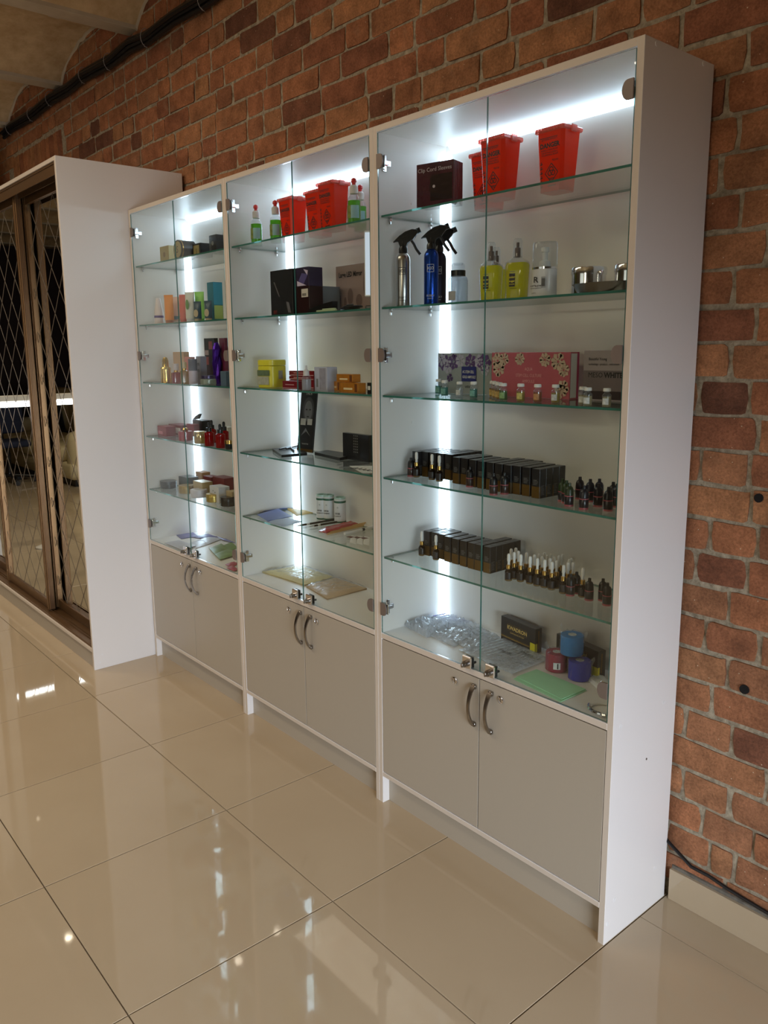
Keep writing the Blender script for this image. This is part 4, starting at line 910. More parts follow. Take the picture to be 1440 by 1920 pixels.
# keep columns a carton width apart
def spread(cols_, z):
    out = []; lx = -9
    for u, v, n in cols_:
        p = atz(u, v, z); x = max(p.x, lx+0.0282); lx = x; out.append((x, p.y, n))
    return out
def rows2(cols_, z, hh, shelf):
    for ci_, (x0, y0, n) in enumerate(spread(cols_, z)):
        for k in range(n):
            w_ = 0.0275; x_ = x0+w_/2; y_ = y0+w_/2+k*(w_+0.0006)
            if y_+w_/2 > 0.262: break
            lb = f'slim black carton, {ordn(ci_+1)} column from the left, {ordn(k+1)} from the front, {shelf} glass shelf'
            e = slim(hh)
            if not e[1]: e[0].location = (x_, y_, z); e[0]['label'] = lb; e[0]['group'] = 'slim black cartons on the '+shelf+' shelf'; e[1] = True
            else: dup(e[0], (x_, y_, z), random.uniform(-0.012, 0.012), lb, 'slim black cartons on the '+shelf+' shelf')
rows2(c4, ZT[3], 0.080, 'fourth')
c5 = [(794, 1040, 3), (808.6, 1043, 3), (820, 1046.5, 3), (832.7, 1051.7, 3), (847, 1056, 3), (862, 1060.4, 3), (876.5, 1064.8, 3), (889.6, 1068.4, 6), (905.6, 1072.8, 6)]
rows2(c5, ZT[4], 0.081, 'fifth')
amber = glassy('amber_glass', (70, 44, 24), 0.55, 0.04, 1.5, (40, 24, 14))
dpro = {}
def dropper(u, v, z, lb, group, s=1.0, ypin=None):
    P = foot(u, v, z, 0.0105)
    if 'd' not in dpro:
        r = lath('dropper_bottle', lb, 'bottle', (P.x, P.y, z), [('bottle_body', [(0.0085, 0), (0.0105, 0.002), (0.0105, 0.028), (0.007, 0.034), (0.0055, 0.036)], amber, {'seg': 16}),
            ('collar', [(0.0068, 0.036), (0.0068, 0.047), (0.004, 0.048), (0, 0.048)], goldm, {'seg': 14}), ('rubber_bulb', [(0.0038, 0.048), (0.0036, 0.056), (0.0050, 0.060), (0.0048, 0.076), (0.003, 0.080), (0, 0.0805)], paperw, {'seg': 12})], group)
        curved(r, 0.0107, FACE-1.3, FACE+0.9, 0.006, 0.026, pm('dark_bottle_label', (30, 22, 20), 0.4, var=0.8, scale=200)); dpro['d'] = r
        m = B(); m.lathe([(0.0108, 0.0015), (0.0108, 0.005)], 16); m.build('foot_band', pm('clear_brown', (120, 96, 60), 0.2), r, True)
    else: r = dup(dpro['d'], (P.x, P.y, z), 0, lb, group)
    return r
for u, v, lb in ((781, 895.6, 'white bulb dropper bottle, leftmost on the fourth shelf'), (810, 900.5, 'white bulb dropper bottle, middle of the three on the fourth shelf'), (823.7, 903.7, 'white bulb dropper bottle, rightmost of the three on the fourth shelf')): dropper(u, v, ZT[3], lb, 'white bulb dropper bottles')
for u, v, lb in ((791, 1043, 'white bulb dropper bottle, leftmost on the fifth shelf'), (817.4, 1051, 'white bulb dropper bottle before the black cartons, second on the fifth shelf')): dropper(u, v, ZT[4], lb, 'white bulb dropper bottles')
cl = [(145,565),(210,545),(285,575),(395,600),(480,625),(565,645),(650,670),(785,715),(1010,757),(173,500),(227,487),(257,527),(352,553),(445,575),(498,565),(533,600),(560,550),(592,585),(627,622),(636,570),(673,610),(705,655),(730,590),(772,575),(838,680),(852,640),(877,625),(895,680)]
order = sorted(range(len(cl)), key=lambda i: cl[i][0])
for rk, i in enumerate(order):
    x_, y_ = cl[i]; n_ = rk+1
    on = ['first', 'second', 'third', 'fourth', 'fifth', 'sixth', 'seventh', 'eighth', 'ninth', 'tenth', 'eleventh', 'twelfth', 'thirteenth', 'fourteenth'][n_-1 if n_ <= 14 else len(cl)-n_]
    lb = f'white bulb dropper bottle in the fifth shelf cluster, {on} from the {"left" if n_ <= 14 else "right"}'
    dropper(930+x_/6.26, 1000+y_/6.26, ZT[4], lb, 'clustered dropper bottles')
bp_ = {}
def squeeze(u, v, z, capcol, lb, group, bodycol=(30, 22, 26)):
    P = foot(u, v, z, 0.0118); P.x = min(P.x, 2.644)
    cm = pm('cap_%d_%d_%d' % capcol, capcol, 0.35)
    lath('pigment_bottle', lb, 'bottle', (P.x, P.y, z), [('bottle_body', [(0.0105, 0), (0.0118, 0.002), (0.0118, 0.026), (0.010, 0.029), (0, 0.029)], pm('pig_body_%d' % bodycol[0], bodycol, 0.3), {'seg': 16}),
        ('neck_band', [(0.0120, 0.0255), (0.0120, 0.0275), (0, 0.0275)], pm('pink_band', (170, 84, 92), 0.4), {'seg': 16}), ('foot_band', [(0.0119, 0.0), (0.0119, 0.0045)], pm('pink_band', (0, 0, 0)), {'seg': 16}),
        ('cap', [(0.0115, 0.029), (0.0108, 0.043), (0.0085, 0.049), (0.0045, 0.052), (0.004, 0.060), (0, 0.0605)], cm, {'seg': 16})], group)
g_ = 'small pigment bottles on the fourth shelf'
for u, v, c_, lb in ((1054, 941, (40, 62, 22), 'small pigment bottle with olive cap, left rear one of the green three'), (1061, 944.5, (40, 62, 22), 'small pigment bottle with olive cap, hidden middle one of the green three'), (1066.5, 950, (38, 50, 26), 'small pigment bottle with olive cap, front one of the green three'),
    (1086.4, 936.6, (28, 16, 26), 'small dark pigment bottle right of the green three, rear one'), (1094, 956, (24, 22, 30), 'small dark pigment bottle right of the green three, front one'), (1105.5, 941.6, (24, 26, 44), 'small pigment bottle with navy cap and pale foot'),
    (1120.6, 951, (22, 20, 30), 'small pigment bottle with navy cap, front of the tight pair'), (1122.6, 941, (26, 26, 52), 'small pigment bottle with navy cap, rear of the tight pair'), (1139.8, 959, (20, 20, 24), 'small black pigment bottle nearest the shelf edge at the right'), (1148.4, 948, (26, 26, 32), 'small black pigment bottle behind the one nearest the edge'), (1156, 952, (26, 22, 28), 'small pigment bottle cut off by the right side panel')):
    squeeze(u, v, ZT[3], c_, lb, g_)
for u, v, lb in ((770.6, 894, 'squat black capped bottle at the very left of the fourth shelf'), (881, 914, 'black capped bottle before the middle of the carton row'), (925, 929, 'pink banded black capped bottle before the cartons'), (945.5, 927.5, 'squat dark bottle before the cartons, right of the pink banded one')): squeeze(u, v, ZT[3], (14, 14, 16), lb, 'black capped bottles before the cartons', (52, 34, 30))
for x_, y_, lb in ((870, 740, 'black capped bottle at the right end of the dropper cluster, front'), (940, 715, 'black capped bottle at the right end of the dropper cluster, rear'), (1090, 795, 'black capped bottle standing alone right of the dropper cluster'), (1248, 800, 'black capped bottle by the side panel, rear of the last pair'), (1300, 855, 'black capped bottle by the side panel, front of the last pair')):
    squeeze(930+x_/6.26, 1000+y_/6.26, ZT[4], (14, 14, 16), lb, 'black capped bottles on the fifth shelf', (40, 34, 34))
# ---- right cabinet, deck
def needle_box(A, Bp, C, vt, lb, lean=0.0):
    r, wd, dp, h = box_at('cartridge_box', lb, 'box', A, Bp, DK, vt, blackcard, C=C, h=0.078)
    r.location.z += 0.0008
    m = B(); rect_f(m, -wd/2+0.001, 0.012, wd/2-0.001, 0.0155, -dp/2-0.0004); rect_f(m, -wd/2+0.001, 0.0175, wd/2-0.001, 0.0182, -dp/2-0.0004); m.build('gold_line', goldm, r)
    f = B(); x0, x1, z0, z1 = -wd*0.30, wd*0.26, 0.038, 0.060
    for q_ in ((x0, z0, x1, z0+0.0007), (x0, z1-0.0007, x1, z1), (x0, z0, x0+0.0007, z1), (x1-0.0007, z0, x1, z1)): rect_f(f, *q_, -dp/2-0.0004)
    f.build('logo_frame', goldm, r); text('KWADRON', 0.0175, r, pm('gold_ink', (222, 190, 110), 0.4), MF((x0+x1)/2, -dp/2-0.0005, 0.0435), 'CENTER', xs=0.98, bold=0.03); text('CARTRIDGE SYSTEM', 0.0062, r, pm('gold_ink', (0, 0, 0)), MF((x0+x1)/2, -dp/2-0.0005, 0.031), 'CENTER', xs=1.15)
    m = B(); ysx = pm('yellow_sticker', (232, 222, 40), 0.5); rect_f(m, wd/2-0.022, 0.004, wd/2-0.0005, 0.030, -dp/2-0.0006) ; rect_s(m, -dp/2, 0.004, -dp/2+0.008, 0.030, wd/2+0.0005); m.build('price_sticker', ysx, r)
    m = B(); rect_s(m, -0.002, 0.012, 0.002, 0.070, wd/2+0.0004); m.build('side_print', bronze, r)
    return r
needle_box((939, 1194), (1003, 1222.5), (1013.7, 1218.5), 1149, 'black box with gold lettering and yellow sticker, standing alone')
needle_box((1042, 1222), (1119.6, 1259), (1131, 1254), 1182, 'black box with yellow sticker standing behind the wrapped tape rolls')
def roll(u, v, z, col, lb, hh=0.050, rad=0.030, y=None):
    P = foot(u, v, z, rad, hi=0.262)
    r = lath('tape_roll', lb, 'roll', (P.x, P.y, z), [('roll', [(0.010, 0.001), (rad, 0.001), (rad, hh), (0.0115, hh), (0.0115, 0.002)], pm('tape_%d' % col[2], col, 0.75, var=0.22, scale=260, bump=0.3), {'seg': 32}), ('core', [(0.0118, hh-0.001), (0.0118, hh+0.0006), (0.0095, hh+0.0006), (0.0095, 0.002)], paperw, {'seg': 24})], 'cohesive tape rolls in clear wrap')
    m = B(); rnd = random.Random(int(u)); prof = [(rad*0.8, 0.0004), (rad+0.0015, 0.002), (rad+0.003, hh*0.5), (rad+0.002, hh), (rad*0.75, hh+0.006), (rad*0.3, hh+0.004)]
    m.lathe(prof, 26)
    for vtx in m.bm.verts:
        if vtx.co.z > 0.004: k = rnd.uniform(-0.0016, 0.003); rr_ = math.hypot(vtx.co.x, vtx.co.y); vtx.co.x *= 1+k/rr_; vtx.co.y *= 1+k/rr_; vtx.co.z += rnd.uniform(-0.003, 0.003) if vtx.co.z > hh*0.9 else 0
    # twisted ears of the wrapper
    ear = [(rad*0.7, 0.0, hh), (rad+0.004, -0.004, hh+0.010), (rad+0.012, 0.004, hh+0.020), (rad+0.016, 0.0, hh+0.012), (rad+0.008, 0.002, hh-0.004)]
    m.prism(ear, (0, 0.004, 0)); m.prism([(-p[0], p[1]+0.003, p[2]) for p in ear], (0, 0.003, 0))
    m.build('plastic_wrap', wrap, r, False); return r
roll(1043, 1262, DK, (158, 34, 60), 'red tape roll in clear wrap with a white barcode label', 0.054, 0.031)
rb = COL.objects
rr_red = [o for o in COL.objects if o.get('label') == 'red tape roll in clear wrap with a white barcode label'][0]
curved(rr_red, 0.0335, math.radians(-68), math.radians(-34), 0.012, 0.032, paperw, 'barcode_label', 0.001); m = B()
curved(rr_red, 0.0337, math.radians(-50), math.radians(-44), 0.014, 0.030, ink, 'barcode', 0.0013)
roll(1072, 1232, DK+0.0625, (30, 128, 200), 'light blue tape roll in clear wrap, lying on top of the other two', 0.056, 0.032)
roll(1086, 1279, DK, (36, 46, 180), 'dark blue tape roll in clear wrap, nearest the glass', 0.054, 0.031)
def flat(name, lb, cat, pts_px, z, th, mat, group=None, wob=0.0, div=8, seed=0, tops=None, yclamp=True):
    """flat sheet or packet with its corners at pixels on height z"""
    P = [aty(u, min(max(atz(u, v, z).y, 0.012), 0.272 if z < DK+0.02 else 0.252), z) for u, v in pts_px]
    mu_ = sum(p[0] for p in pts_px)/4; X0, X1 = XC[0 if mu_ < 450 else 1 if mu_ < 705 else 2]
    for p in P: p.x = min(max(p.x, X0+T+(0.030 if p.y > 0.235 else 0.005)), X1-T-0.005)
    rnd = random.Random(seed); m = B(); g = []
    for j in range(div+1):
        row = []
        for i in range(div+1):
            s_, t = i/div, j/div; p = (P[0]*(1-s_)+P[1]*s_)*(1-t)+(P[3]*(1-s_)+P[2]*s_)*t
            e = (0 if 0 < i < div and 0 < j < div else 1); row.append((p.x, p.y, z+0.0012+(th+rnd.uniform(0, wob))*(1 if not e else 0.35)))
        g.append([m.bm.verts.new(q_) for q_ in row])
    for j in range(div):
        for i in range(div): m.bm.faces.new((g[j][i], g[j][i+1], g[j+1][i+1], g[j+1][i]))
    lp = g[0]+[g[j][div] for j in range(1, div)]+g[div][::-1]+[g[j][0] for j in range(div-1, 0, -1)]
    lo = [m.bm.verts.new((v.co.x, v.co.y, z+0.0009)) for v in lp]
    for i in range(len(lp)): m.bm.faces.new((lp[i], lp[(i+1) % len(lp)], lo[(i+1) % len(lp)], lo[i]))
    m.bm.faces.new(lo)
    return tag(m.build(name, mat, None, True), lb, cat, group)
mint = pm('mint_cloth', (164, 218, 174), 0.85, bump=0.1)
cl1 = thing('folded_napkin', 'two folded mint green napkins lying behind the glass door', 'napkin', (0, 0, 0))
for k, pts in enumerate((((962.5, 1274), (1051, 1318), (1100, 1295.5), (1004, 1257.6)), ((968, 1270), (1053, 1312), (1098, 1293), (1006, 1256)))):
    o = flat('cloth_layer', None, None, pts, DK+0.003*k, 0.0028, mint, wob=0.0006, div=6, seed=k)
    for kk in ('label', 'category'):
        if kk in o: del o[kk]
    o.name = 'napkin_layer'; o.parent = cl1
bagm = glassy('bag_film', (250, 252, 254), 0.40, 0.14, 1.45, (244, 247, 252), wr=70)
bags = [((752, 1172), (800, 1196), (850, 1180), (800, 1158), 0.024, 'crumpled clear bag at the left end of the deck'), ((790, 1160), (850, 1180), (905, 1172), (850, 1150), 0.020, 'crumpled clear bag with violet print by the light strip'), ((800, 1190), (850, 1213), (905, 1190), (850, 1170), 0.014, 'crinkled clear bag in the middle of the bag heap'),
        ((840, 1196), (880, 1222), (938, 1196), (900, 1174), 0.010, 'crinkled clear bag left of the glass door joint'), ((860, 1219), (925, 1248), (1010, 1222), (948, 1196), 0.004, 'flat clear pouch of needles behind the glass locks'), ((905, 1240), (960, 1264), (1030, 1236), (985, 1215), 0.006, 'flat clear pouch with a black mark beside the mint napkins')]
for i, (a, b_, c_, d_, th, lb) in enumerate(bags):
    o = flat('clear_bag', lb, 'bag', (a, b_, c_, d_), DK+0.0006*i, th*0.35, bagm, 'clear plastic bags', wob=th*0.7, div=20, seed=i+5)
    n_ = B(); rnd = random.Random(i+90)
    P = [atz(*p, DK) for p in (a, b_, c_, d_)]
    for k in range(7):
        s_ = (k+0.8)/8; p0 = P[0].lerp(P[1], s_); p1 = P[3].lerp(P[2], s_); p0, p1 = p0.lerp(p1, 0.15+rnd.random()*0.1), p0.lerp(p1, 0.8); 
        p0.x = max(p0.x, 1.802); p1.x = max(p1.x, 1.802); p0.y = min(max(p0.y, 0.02), 0.26); p1.y = min(max(p1.y, 0.02), 0.27); n_.tube([(p0.x, p0.y, DK+0.004+th*0.2), (p1.x, p1.y, DK+0.004+th*0.4)], 0.0022, 6)
    n_.build('content', pm('pale_tubes', (206, 214, 222), 0.4) if i != 1 else pm('violet_tubes', (110, 110, 190), 0.4), o, True)
    if i >= 4: text('~6', 0.016, o, ink, Matrix.Translation((atz(945 if i == 4 else 985, 1229 if i == 4 else 1234, DK).x, atz(945 if i == 4 else 985, 1229 if i == 4 else 1234, DK).y, DK+th*1.05+0.006)) @ Matrix.Rotation(-0.1, 4, 'Z'), 'CENTER', bold=0.02)
# chrome bracelet on a white cord by the right hinge
br = thing('chrome_bracelet', 'chrome link band on white pouch beside the bottom right hinge', 'bracelet', (2.615, 0.055, DK))
m = B(); m.tube([(0.040*math.cos(a), 0.034*math.sin(a), 0.004) for a in [2*PI*i/30 for i in range(31)]], 0.0036, 8); m.build('cord', paperw, br, True)
m = B()
for i in range(9):
    a = PI+0.25+i*0.28; m.tube([(0.042*math.cos(a), 0.036*math.sin(a), 0.007), (0.042*math.cos(a+0.2), 0.036*math.sin(a+0.2), 0.007)], 0.005, 8)
m.build('chain', chrome, br, True)
flat('white_pouch', 'white plastic pouch lying in the right corner of the deck', 'bag', ((1100, 1275), (1128, 1300), (1150, 1290), (1125, 1262)), DK, 0.004, pm('white_plastic', (232, 236, 240), 0.3), wob=0.006, div=8, seed=3)
# ------------------------------------------------------------------ middle cabinet
z = ZT[1]
r, wd, dp, h = box_at('machine_carton', 'tall black box with a red number on the second shelf', 'box', (509, 0), (550, 0), z, 509, blackcard, depth=0.075, y=0.06)
m = B(); m.poly([(-wd*0.35, -dp/2-0.0004, h*0.75), (-wd*0.3, -dp/2-0.0004, h*0.75), (-wd*0.08, -dp/2-0.0004, h*0.42), (-wd*0.12, -dp/2-0.0004, h*0.42)]); m.poly([(wd*0.2, -dp/2-0.0004, h*0.3), (wd*0.32, -dp/2-0.0004, h*0.28), (wd*0.42, -dp/2-0.0004, h*0.05), (wd*0.28, -dp/2-0.0004, h*0.06)]); m.build('picture_print', pm('grey_pic', (104, 100, 104), 0.4, var=0.5, scale=60), r)
text('01!', 0.018, r, pm('red_ink', (150, 50, 44), 0.4), MF(-wd*0.38, -dp/2-0.0006, h*0.05), bold=0.02)
mr = pm('maroon_black_card', (38, 14, 16), 0.3, var=0.5)
r, wd2, dp2, h2 = box_at('device_carton', 'small black box with a barcode sticker, lower of the stacked two', 'box', (557, 0), (580.5, 0), z, 538, mr, depth=0.06, y=0.045)
fpan(r, -wd2*0.1, h2*0.60, wd2*0.42, h2*0.90, dp2, pm('cream_sticker', (206, 196, 184), 0.5), 'sticker'); m = B(); [rect_f(m, -wd2*0.02+k*0.003, h2*0.64, -wd2*0.02+k*0.003+0.0015, h2*0.74, -dp2/2-0.0008) for k in range(8)]; m.build('barcode', ink, r)
z2 = z+h2+0.0003; L = r.location
r2 = thing('device_carton', 'small purple pictured box stacked on the barcode box', 'box', (L.x, L.y, z2)); m = B(); h3 = ztop((L.x-wd2/2, 0.045, 0), 503)-z2; m.box(-wd2/2, -dp2/2, 0, wd2/2, dp2/2, h3, 0.0008); m.build('carton_body', pm('dark_violet_card', (46, 36, 62), 0.3, var=0.4, scale=30), r2)
m = B(); m.poly([(-wd2*0.42, -dp2/2-0.0004, h3*0.1), (wd2*0.1, -dp2/2-0.0004, h3*0.1), (wd2*0.45, -dp2/2-0.0004, h3*0.6), (-wd2*0.05, -dp2/2-0.0004, h3*0.7)]); m.build('picture_print', pm('violet_picture', (86, 76, 130), 0.4), r2); m = B(); m.poly([(wd2*0.1, -dp2/2-0.0006, h3*0.9), (wd2*0.4, -dp2/2-0.0006, h3*0.55), (wd2*0.45, -dp2/2-0.0006, h3*0.8)]); m.poly([(-wd2*0.42, -dp2/2-0.0006, h3*0.02), (wd2*0.3, -dp2/2-0.0006, h3*0.02), (-wd2*0.42, -dp2/2-0.0006, h3*0.3)]); m.build('pale_print', pm('lilac_print', (206, 190, 214), 0.4), r2)
r, wd3, dp3, h3_ = box_at('grey_carton', 'plain grey carton beside the stacked black boxes', 'box', (583, 0), (600.5, 0), z, 538, pm('grey_card', (112, 116, 120), 0.5), depth=0.09, y=0.10)
m = B()
for k in range(5): rect_f(m, -0.003, h3_*0.3+k*0.012, 0.003, h3_*0.3+k*0.012+0.007, -dp3/2-0.0004)
m.build('small_print', ink, r)
r, wd, dp, h = box_at('mirror_carton', 'taupe box with bold black lettering behind the lit mirror', 'box', (631, 0), (706, 0), z, 500, pm('taupe_card', (150, 130, 126), 0.4, var=0.05), depth=0.05, y=0.20)
text('Large LED Mirror', 0.0245, r, ink, MF(-wd/2+0.018, -dp/2-0.0006, h*0.76), xs=0.75, bold=0.03); m = B()
for cx_, cz_, rw, rh in ((-0.03, 0.06, 0.016, 0.03), (0.02, 0.045, 0.018, 0.022), (0.055, 0.10, 0.012, 0.04), (-0.06, 0.04, 0.008, 0.02)): m.poly([(cx_+rw*math.cos(a), -dp/2-0.0004, cz_+rh*math.sin(a)) for a in [2*PI*i/14 for i in range(14)]])
m.build('picture_print', pm('taupe_picture', (118, 98, 94), 0.4), r)
lm = thing('lit_mirror', 'white glowing vanity mirror on a dark stand at the right divider', 'mirror', (1.672, 0.10, z))
m = B(); m.box(-0.048, -0.006, 0.040, 0.048, 0.006, 0.245, 0.003); o = m.build('mirror_housing', pm('white_gloss_plastic', (228, 230, 234), 0.2), lm); 
m = B(); m.box(0.026, -0.0072, 0.046, 0.044, -0.0062, 0.239); m.build('led_panel', emit('mirror_led', (0.86, 0.93, 1), 3.0), lm)
m = B(); m.box(-0.044, -0.0072, 0.046, 0.022, -0.0062, 0.239); m.build('mirror_face', emit('mirror_glow', (0.80, 0.88, 1), 0.75), lm)
m = B(); m.tube([(-0.0, 0.012, 0.23), (0.0, 0.035, 0.12), (0, 0.03, 0.012)], 0.006, 8); m.box(-0.04, -0.03, 0.0, 0.04, 0.05, 0.012, 0.003); m.build('stand', black, lm, True)
for ch_ in lm.children:
    pass
lm.rotation_euler = (0, 0, math.radians(35)); lm.location = (1.700, 0.085, z)
m = B(); P = aty(603, 0.045, z); m.prism([(-0.072, -0.012, 0.0), (0.070, -0.012, 0.0), (0.072, -0.012, 0.034), (0.0, -0.012, 0.026), (-0.070, -0.012, 0.012)], (0, 0.022, 0)); o = m.build('strap_roll', black, None); o.location = (P.x, 0.05, z); tag(o, 'folded black strap lying before the grey carton', 'strap')
m = B(); pts = [(P.x+0.0+0.10*t+0.03*math.sin(9*t), 0.045+0.02*math.cos(11*t), z+0.007+0.012*abs(math.sin(5*t))) for t in [i/40 for i in range(41)]]; m.tube([(P.x+0.075+0.028*math.cos(a*1.0)+0.0025*a, 0.10+0.028*math.sin(a), z+0.007+0.0007*a) for a in [i*0.35 for i in range(52)]], 0.0042, 6); o = m.build('cable_coil', black, None, True); tag(o, 'black cable coiled in front of the mirror box', 'cable')
m = B(); P = aty(612, 0.022, z); m.box(-0.055, -0.006, 0, 0.055, 0.004, 0.006, 0.002); m.box(-0.02, -0.0055, 0.006, 0.050, 0.003, 0.010, 0.001); o = m.build('plug_strip', pm('pale_green_plastic', (176, 190, 150), 0.4), None); o.location = (P.x, 0.024, z); tag(o, 'pale green plastic strip lying at the front edge of the shelf', 'strip')
# third shelf
z = ZT[2]; P = aty(511, 0.09, z)
ym = pm('yellow_tub', (226, 214, 60), 0.3, spec=0.6)
r = lath('yellow_jar', 'yellow square tub with grey labels, left on the third shelf', 'jar', (P.x, 0.09, z), [('jar_body', [(0.040, 0), (0.043, 0.003), (0.043, 0.082), (0.040, 0.085)], ym, {'seg': 32, 'sq': 0.5}), ('lid', [(0.0435, 0.086), (0.0435, 0.104), (0.041, 0.107), (0, 0.107)], ym, {'seg': 32, 'sq': 0.5})], rz=0.25)
fpan(r, -0.036, 0.046, 0.028, 0.068, 0.088, pm('green_grey_label', (96, 112, 84), 0.5, var=0.5, scale=80), 'label', 0.0008); fpan(r, -0.036, 0.012, 0.024, 0.044, 0.088, pm('grey_label', (170, 168, 150), 0.5, var=0.3, scale=120), 'label', 0.0008); span(r, -0.012, 0.034, 0.012, 0.066, 0.088, pm('grey_label', (0, 0, 0)), 'label', 0.0008)
rc = pm('crimson_card', (122, 16, 34), 0.35, var=0.2); wl = pm('white_line', (196, 150, 156), 0.5)
def redpack(u0, u1, y, zz, hh, lb, rz=0, dep=0.03):
    r, wd, dp, h = box_at('ampoule_pack', lb, 'box', (u0, 0), (u1, 0), zz, 0, rc, depth=dep, y=y, h=hh, group='small crimson cartons')
    m = B(); rect_f(m, -wd/2, 0.002, wd/2, 0.005, -dp/2-0.0004); rect_f(m, -wd*0.3, hh*0.5, wd*0.3, hh*0.5+0.003, -dp/2-0.0004); m.build('line_print', wl, r); return h
redpack(530, 557, 0.055, z, 0.030, 'crimson carton lying low at the left front of the stack')
redpack(542, 588, 0.12, z, 0.031, 'crimson carton at the bottom of the stack of three')
redpack(542, 588, 0.12, z+0.0314, 0.014, 'crimson carton in the middle of the stack of three'); redpack(542, 588, 0.12, z+0.0458, 0.020, 'crimson carton on top of the stack of three')
P = aty(575, 0.035, z); lath('serum_bottle', 'clear and white dropper bottle before the crimson cartons', 'bottle', (P.x, 0.035, z), [('bottle_body', [(0.0155, 0), (0.017, 0.002), (0.017, 0.045), (0.010, 0.052)], clearp, {}), ('liquid', [(0.0155, 0.001), (0.0162, 0.003), (0.0162, 0.040), (0, 0.040)], glassy('milky_serum', (225, 222, 226), 0.6, 0.1, 1.4, (224, 220, 226)), {}), ('cap', [(0.0115, 0.052), (0.0105, 0.070), (0.004, 0.075), (0.0035, 0.088), (0, 0.089)], capw, {})])
P = None
r, wd, dp, h = box_at('pearl_carton', 'tall pearly lavender carton in the middle of the third shelf', 'box', (590, 0), (614, 0), z, 688, pm('pearl_card', (196, 196, 214), 0.25, 0.2, var=0.1), depth=0.045, y=0.06)
fpan(r, -wd*0.1, 0.004, wd*0.38, h-0.004, dp, pm('lilac_picture', (150, 146, 160), 0.35, var=0.4, scale=60), 'picture_print'); m = B(); rect_f(m, -wd*0.34, h*0.15, -wd*0.2, h*0.5, -dp/2-0.0006); m.build('small_print', pm('grey_ink', (0, 0, 0)), r)
gp = pm('golden_foil_card', (206, 132, 48), 0.3, 0.4, var=0.3, scale=40)
def gpack(u0, u1, y, zz, hh, lb):
    r, wd, dp, h = box_at('gold_pack', lb, 'box', (u0, 0), (u1, 0), zz, 0, gp, depth=0.035, y=y, h=hh, group='small gold cartons'); fpan(r, -wd*0.3, hh*0.3, wd*0.2, hh*0.5, dp, pm('cream_print', (232, 206, 160), 0.4), 'line_print'); fpan(r, wd*0.32, hh*0.1, wd*0.46, hh*0.9, dp, pm('brown_print', (110, 60, 24), 0.4), 'end_print')
gpack(618, 636.5, 0.09, z, 0.033, 'gold carton at the left of the lower pair'); gpack(638, 671, 0.035, z, 0.033, 'gold carton at the right of the lower pair'); gpack(631, 661, 0.05, z+0.0334, 0.027, 'gold carton lying on top of the two others')
r, wd, dp, h = box_at('small_carton', 'tiny black and white carton at the right end of the third shelf', 'box', (688.5, 0), (696, 0), z, 0, blackcard, depth=0.02, y=0.035, h=0.036); fpan(r, -wd*0.3, h*0.35, wd*0.3, h*0.7, dp, paperw, 'label')
# fourth shelf
z = ZT[3]
a, b_ = atz(559, 842, z), atz(582, 844, z)
lf = thing('mask_packet', 'tall black packet printed with a pale face, leaning on the back panel', 'packet', (aty(572, 0.185, z).x, 0.185, z+0.004), 0); lf.rotation_euler = (math.radians(-8), 0, math.radians(6))
wd = 0.094; h = 0.250
m = B(); m.box(-wd/2, -0.003, 0, wd/2, 0.003, h, 0.001); m.build('packet_body', blackcard, lf)
gp1, gp2, gp3 = pm('face_grey', (104, 104, 108), 0.4, var=0.15), pm('face_dark', (34, 34, 38), 0.4), pm('face_pale', (170, 168, 164), 0.4)
def ov(cx_, cz_, rw, rh, off, mt, nm_): m = B(); m.poly([(cx_+rw*math.cos(a), -0.003-off, cz_+rh*math.sin(a)) for a in [2*PI*i/20 for i in range(20)]]); m.build(nm_, mt, lf)
ov(0.004, 0.168, 0.034, 0.050, 0.0004, pm('hair_grey', (60, 60, 64), 0.4), 'hair_print'); ov(0.004, 0.163, 0.024, 0.040, 0.0006, gp1, 'face_print'); ov(-0.006, 0.168, 0.006, 0.003, 0.0008, gp2, 'eye_print'); ov(0.014, 0.168, 0.006, 0.003, 0.0008, gp2, 'eye_print'); ov(0.004, 0.140, 0.007, 0.003, 0.0008, gp2, 'mouth_print')
m = B(); rect_f(m, -0.036, 0.106, -0.006, 0.132, -0.0038); rect_f(m, 0.004, 0.108, 0.032, 0.132, -0.0038); m.build('pale_print', gp3, lf); m = B(); m.poly([(-0.03, -0.0036, 0.062), (-0.004, -0.0036, 0.095), (0.028, -0.0036, 0.062), (0.0, -0.0036, 0.082)]); m.build('pale_print', gp1, lf); m = B(); rect_f(m, -wd/2, 0.0, wd/2, 0.012, -0.0036); m.build('gold_line', bronze, lf)
text('~4', 0.016, lf, gp3, MF(0.002, -0.0036, 0.226), 'CENTER'); text('~10', 0.007, lf, gp3, MF(0, -0.0036, 0.03), 'CENTER')
def slab(name, lb, cat, pts, z, th, mat, group=None):
    P = [atz(u, v, z) for u, v in pts]
    for p in P: p.y = min(max(p.y, 0.016), 0.252)
    m = B(); m.prism([(p.x, p.y, z+0.0003) for p in P], (0, 0, th)); return tag(m.build(name, mat, None), lb, cat, group)
slab('flat_case', 'flat black case lying under the pens on the fourth shelf', 'case', ((528, 858), (576, 854), (566, 841), (511, 846)), z, 0.010, blackcard)
